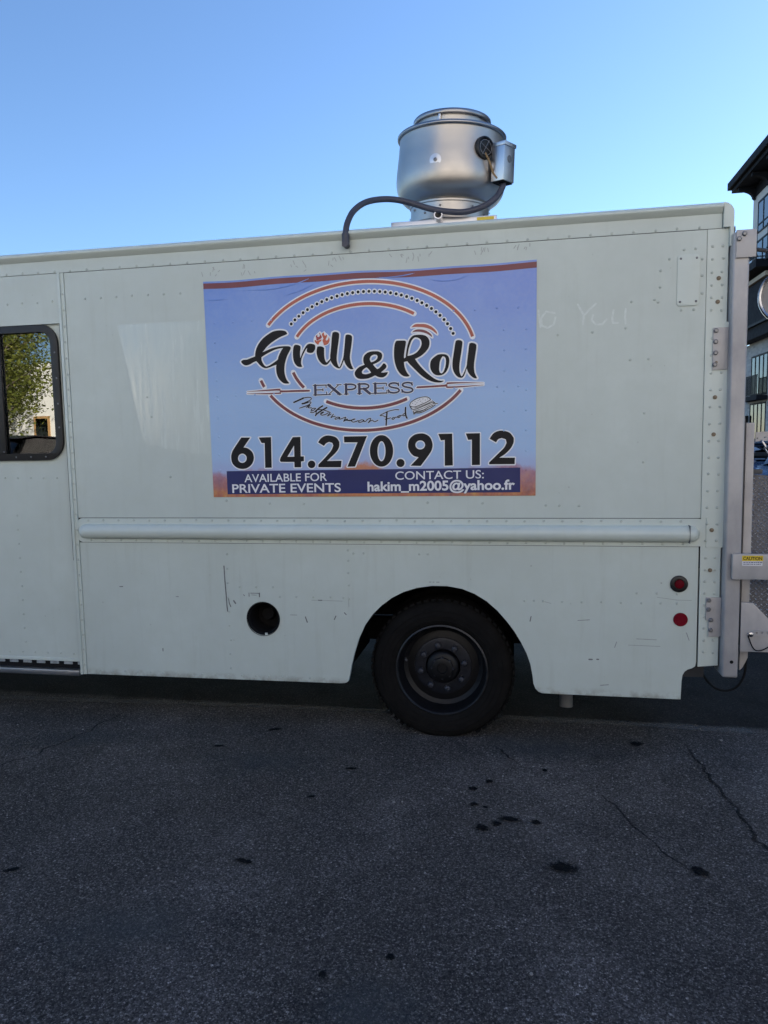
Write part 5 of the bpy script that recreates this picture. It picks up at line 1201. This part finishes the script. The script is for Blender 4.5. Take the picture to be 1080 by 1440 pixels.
MB().box(1.036, 1.55, -.10, -.073, .963, 1.092).build('lift_arm', M['lift'], lift, bevel=.006, label='horizontal arm with a caution label')
cl = MB().box(1.080, 1.176, -.1012, -.1002, 1.058, 1.084).build('caution_label', M['yellow'], lift, smooth=0)
MB().box(1.080, 1.174, -.1012, -.1002, 1.034, 1.057).build('label_text_panel', M['label_white'], cl, smooth=0)
text('CAUTION', [(1.085, 1.0625), (1.171, 1.0625), (1.085, 1.080)], M['black_print'], 'lettering', .02, y=-.1018, parent=cl)
q = MB()
for i in range(2):
    x = 1.086
    while x < 1.165:
        w_ = random.uniform(.004, .011); q.box(x, x + w_, -.1018, -.1013, 1.040 + .009 * i, 1.0435 + .009 * i); x += w_ + .003
q.build('fine_print', M['navy_text'], cl, smooth=0, kind='stuff')
MB().plate([(1.095, .585), (1.60, .585), (1.60, .60), (1.235, .745), (1.150, .838), (1.095, .838)], [], -.055, -.043).build('platform_bracket', M['lift'], lift, bevel=.0015)
hp = [(1.125 + .0, .678), (1.150, .694), (1.18, .700), (1.30, .690), (1.30, .664), (1.18, .672), (1.155, .664), (1.135, .655)]
MB().plate(hp, [circ(1.168, .685, .005, n=10), circ(1.192, .687, .005, n=10), circ(1.216, .686, .005, n=10)], -.063, -.056).build('adjuster_plate', M['lift'], lift, smooth=0)
MB().lathe([(.012, 0), (.012, .008), (.006, .011), (0, .011)], (1.140, -.063, .677), 'Y', 14).build('pin', M['chrome'], lift)
MB().tube([tuple(q) for q in catmull([Vector(q) for q in [(1.128, -.064, .672), (1.142, -.066, .63), (1.158, -.067, .602), (1.180, -.067, .595), (1.21, -.066, .606), (1.26, -.064, .64)]], False, 5)], .003, 6).build('retaining_wire', M['black'], lift)
# tread plate wing
PX0, PX1, PZ0, PZ1, PYY = 1.168, 1.78, .62, 1.478, .10
MB().plate([(PX0, PZ0), (PX1, PZ0), (PX1, PZ1 - .06), (PX0, PZ1)], [], PYY, PYY + .008).build('tread_plate', M['tread'], lift, smooth=0, label='folded platform of diamond tread plate')
MB().plate([(1.1605, .62), (PX0 - .0005, .62), (PX0 - .0005, 1.478), (1.1605, 1.478)], [], PYY - .03, PYY + .01).build('platform_edge', M['lift'], lift, bevel=.002)
q = MB(); s_ = .0275; i = 0
zz = PZ0 + .012; row = 0
while zz < PZ1 - .01:
    xx = PX0 + .012 + (s_ / 2 if row % 2 else 0); col = 0
    while xx < min(PX1, 1.50) - .01:
        if zz < PZ1 - .012 - .06 * (xx - PX0) / (PX1 - PX0):
            a = R(38 if (row + 0) % 2 else -38); d = Vector((math.cos(a), 0, math.sin(a))); e = Vector((-d.z, 0, d.x)); c = Vector((xx, PYY, zz))
            q.add([c - d * .0125, c + e * .0034, c + d * .0125, c - e * .0034, c + Vector((0, -.0032, 0)) - d * .005, c + Vector((0, -.0032, 0)) + d * .005],
                  [(0, 4, 3), (3, 4, 5), (3, 5, 2), (2, 5, 1), (1, 5, 4), (1, 4, 0)])
        xx += s_; col += 1
    zz += s_ / 2; row += 1
q.build('tread_bars', M['tread_bar'], lift, smooth=0, kind='stuff')
MB().box(1.245, 1.268, -.118, -.1005, .96, 1.01).build('clevis', M['galv'], lift, bevel=.004)
MB().tube([(1.256, -.112, .965), (1.256, -.116, .90), (1.262, -.11, .84)], .006, 8).build('hook', M['galv'], lift)
# chain and its anchor plate
MB().plate([(1.168, 1.645), (1.225, 1.648), (1.226, 1.695), (1.168, 1.692)], [circ(1.176, 1.662, .004, n=10), circ(1.212, 1.665, .004, n=10)], .045, .052).build('chain_plate', M['lift'], lift, smooth=0)
def link_mesh():
    b = MB(); pts = []
    for i in range(24):
        t = 2 * math.pi * i / 24
        pts.append(Vector((.0085 * math.cos(t), 0, .0085 * math.sin(t) + (.0135 if math.sin(t) >= 0 else -.0135))))
    pts.append(pts[0]); pts.append(pts[1]); b.tube(pts, .0036, 7, False); return b
ch = [Vector((1.196, .036, 1.648)), Vector((1.222, .034, 1.606)), Vector((1.248, .032, 1.566)), Vector((1.276, .03, 1.530)), Vector((1.306, .03, 1.498)), Vector((1.338, .03, 1.470)), Vector((1.372, .03, 1.446)), Vector((1.408, .03, 1.428)), Vector((1.446, .03, 1.414))]
pts = catmull(ch, False, 12); acc = 0; prev = pts[0]; lm_ = link_mesh(); first = None; flip = 0; nextd = .018
for p_ in pts[1:]:
    acc += (p_ - prev).length
    if acc >= nextd:
        dirv = (p_ - prev).normalized(); rot = dirv.to_track_quat('Z', 'Y').to_matrix() @ Matrix.Rotation(R(90 * flip + 20), 3, 'Z')
        if first is None:
            first = lm_.build('chain_link', M['galv'], lift); first.rotation_euler = rot.to_euler(); first.location = p_ - LOC[lift]
        else:
            clone(first, p_, lift, rot.to_euler())
        flip ^= 1; nextd += .0345
    prev = p_
# round lamp on its stalk
MB().tube([tuple(q) for q in catmull([Vector(q) for q in [(1.108, .0, 2.582), (1.14, -.01, 2.575), (1.18, -.03, 2.560), (1.235, -.06, 2.53), (1.27, -.07, 2.46)]], False, 5)], .010, 10).build('lamp_stalk', M['tail_dark'], lift)
lp = MB().lathe([(.10, -.05), (.128, -.03), (.139, .0), (.139, .010), (.132, .016), (.124, .012), (.122, .004)], (1.262, -.09, 2.338), (-.25, -1, 0), 48).build('work_lamp', M['chrome'], lift, label='round chrome rimmed work lamp at the picture edge')
MB().lathe([(.122, .004), (.100, -.002), (.070, .004), (.035, .008), (0, .009)], (1.262, -.09, 2.338), (-.25, -1, 0), 40).build('lens', M['light_lens'], lp)
MB().tube([tuple(q) for q in catmull([Vector(q) for q in [(.925, .10, .50), (.95, .09, .42), (1.0, .08, .355), (1.06, .07, .335), (1.12, .07, .36), (1.155, .07, .43), (1.16, .07, .52)]], False, 6)], .006, 8).build('hanging_cable', M['black'], lift)
MB().box(1.145, 1.21, .058, .072, 1.48, 1.505).build('latch_plate', M['tail_dark'], lift, bevel=.003)
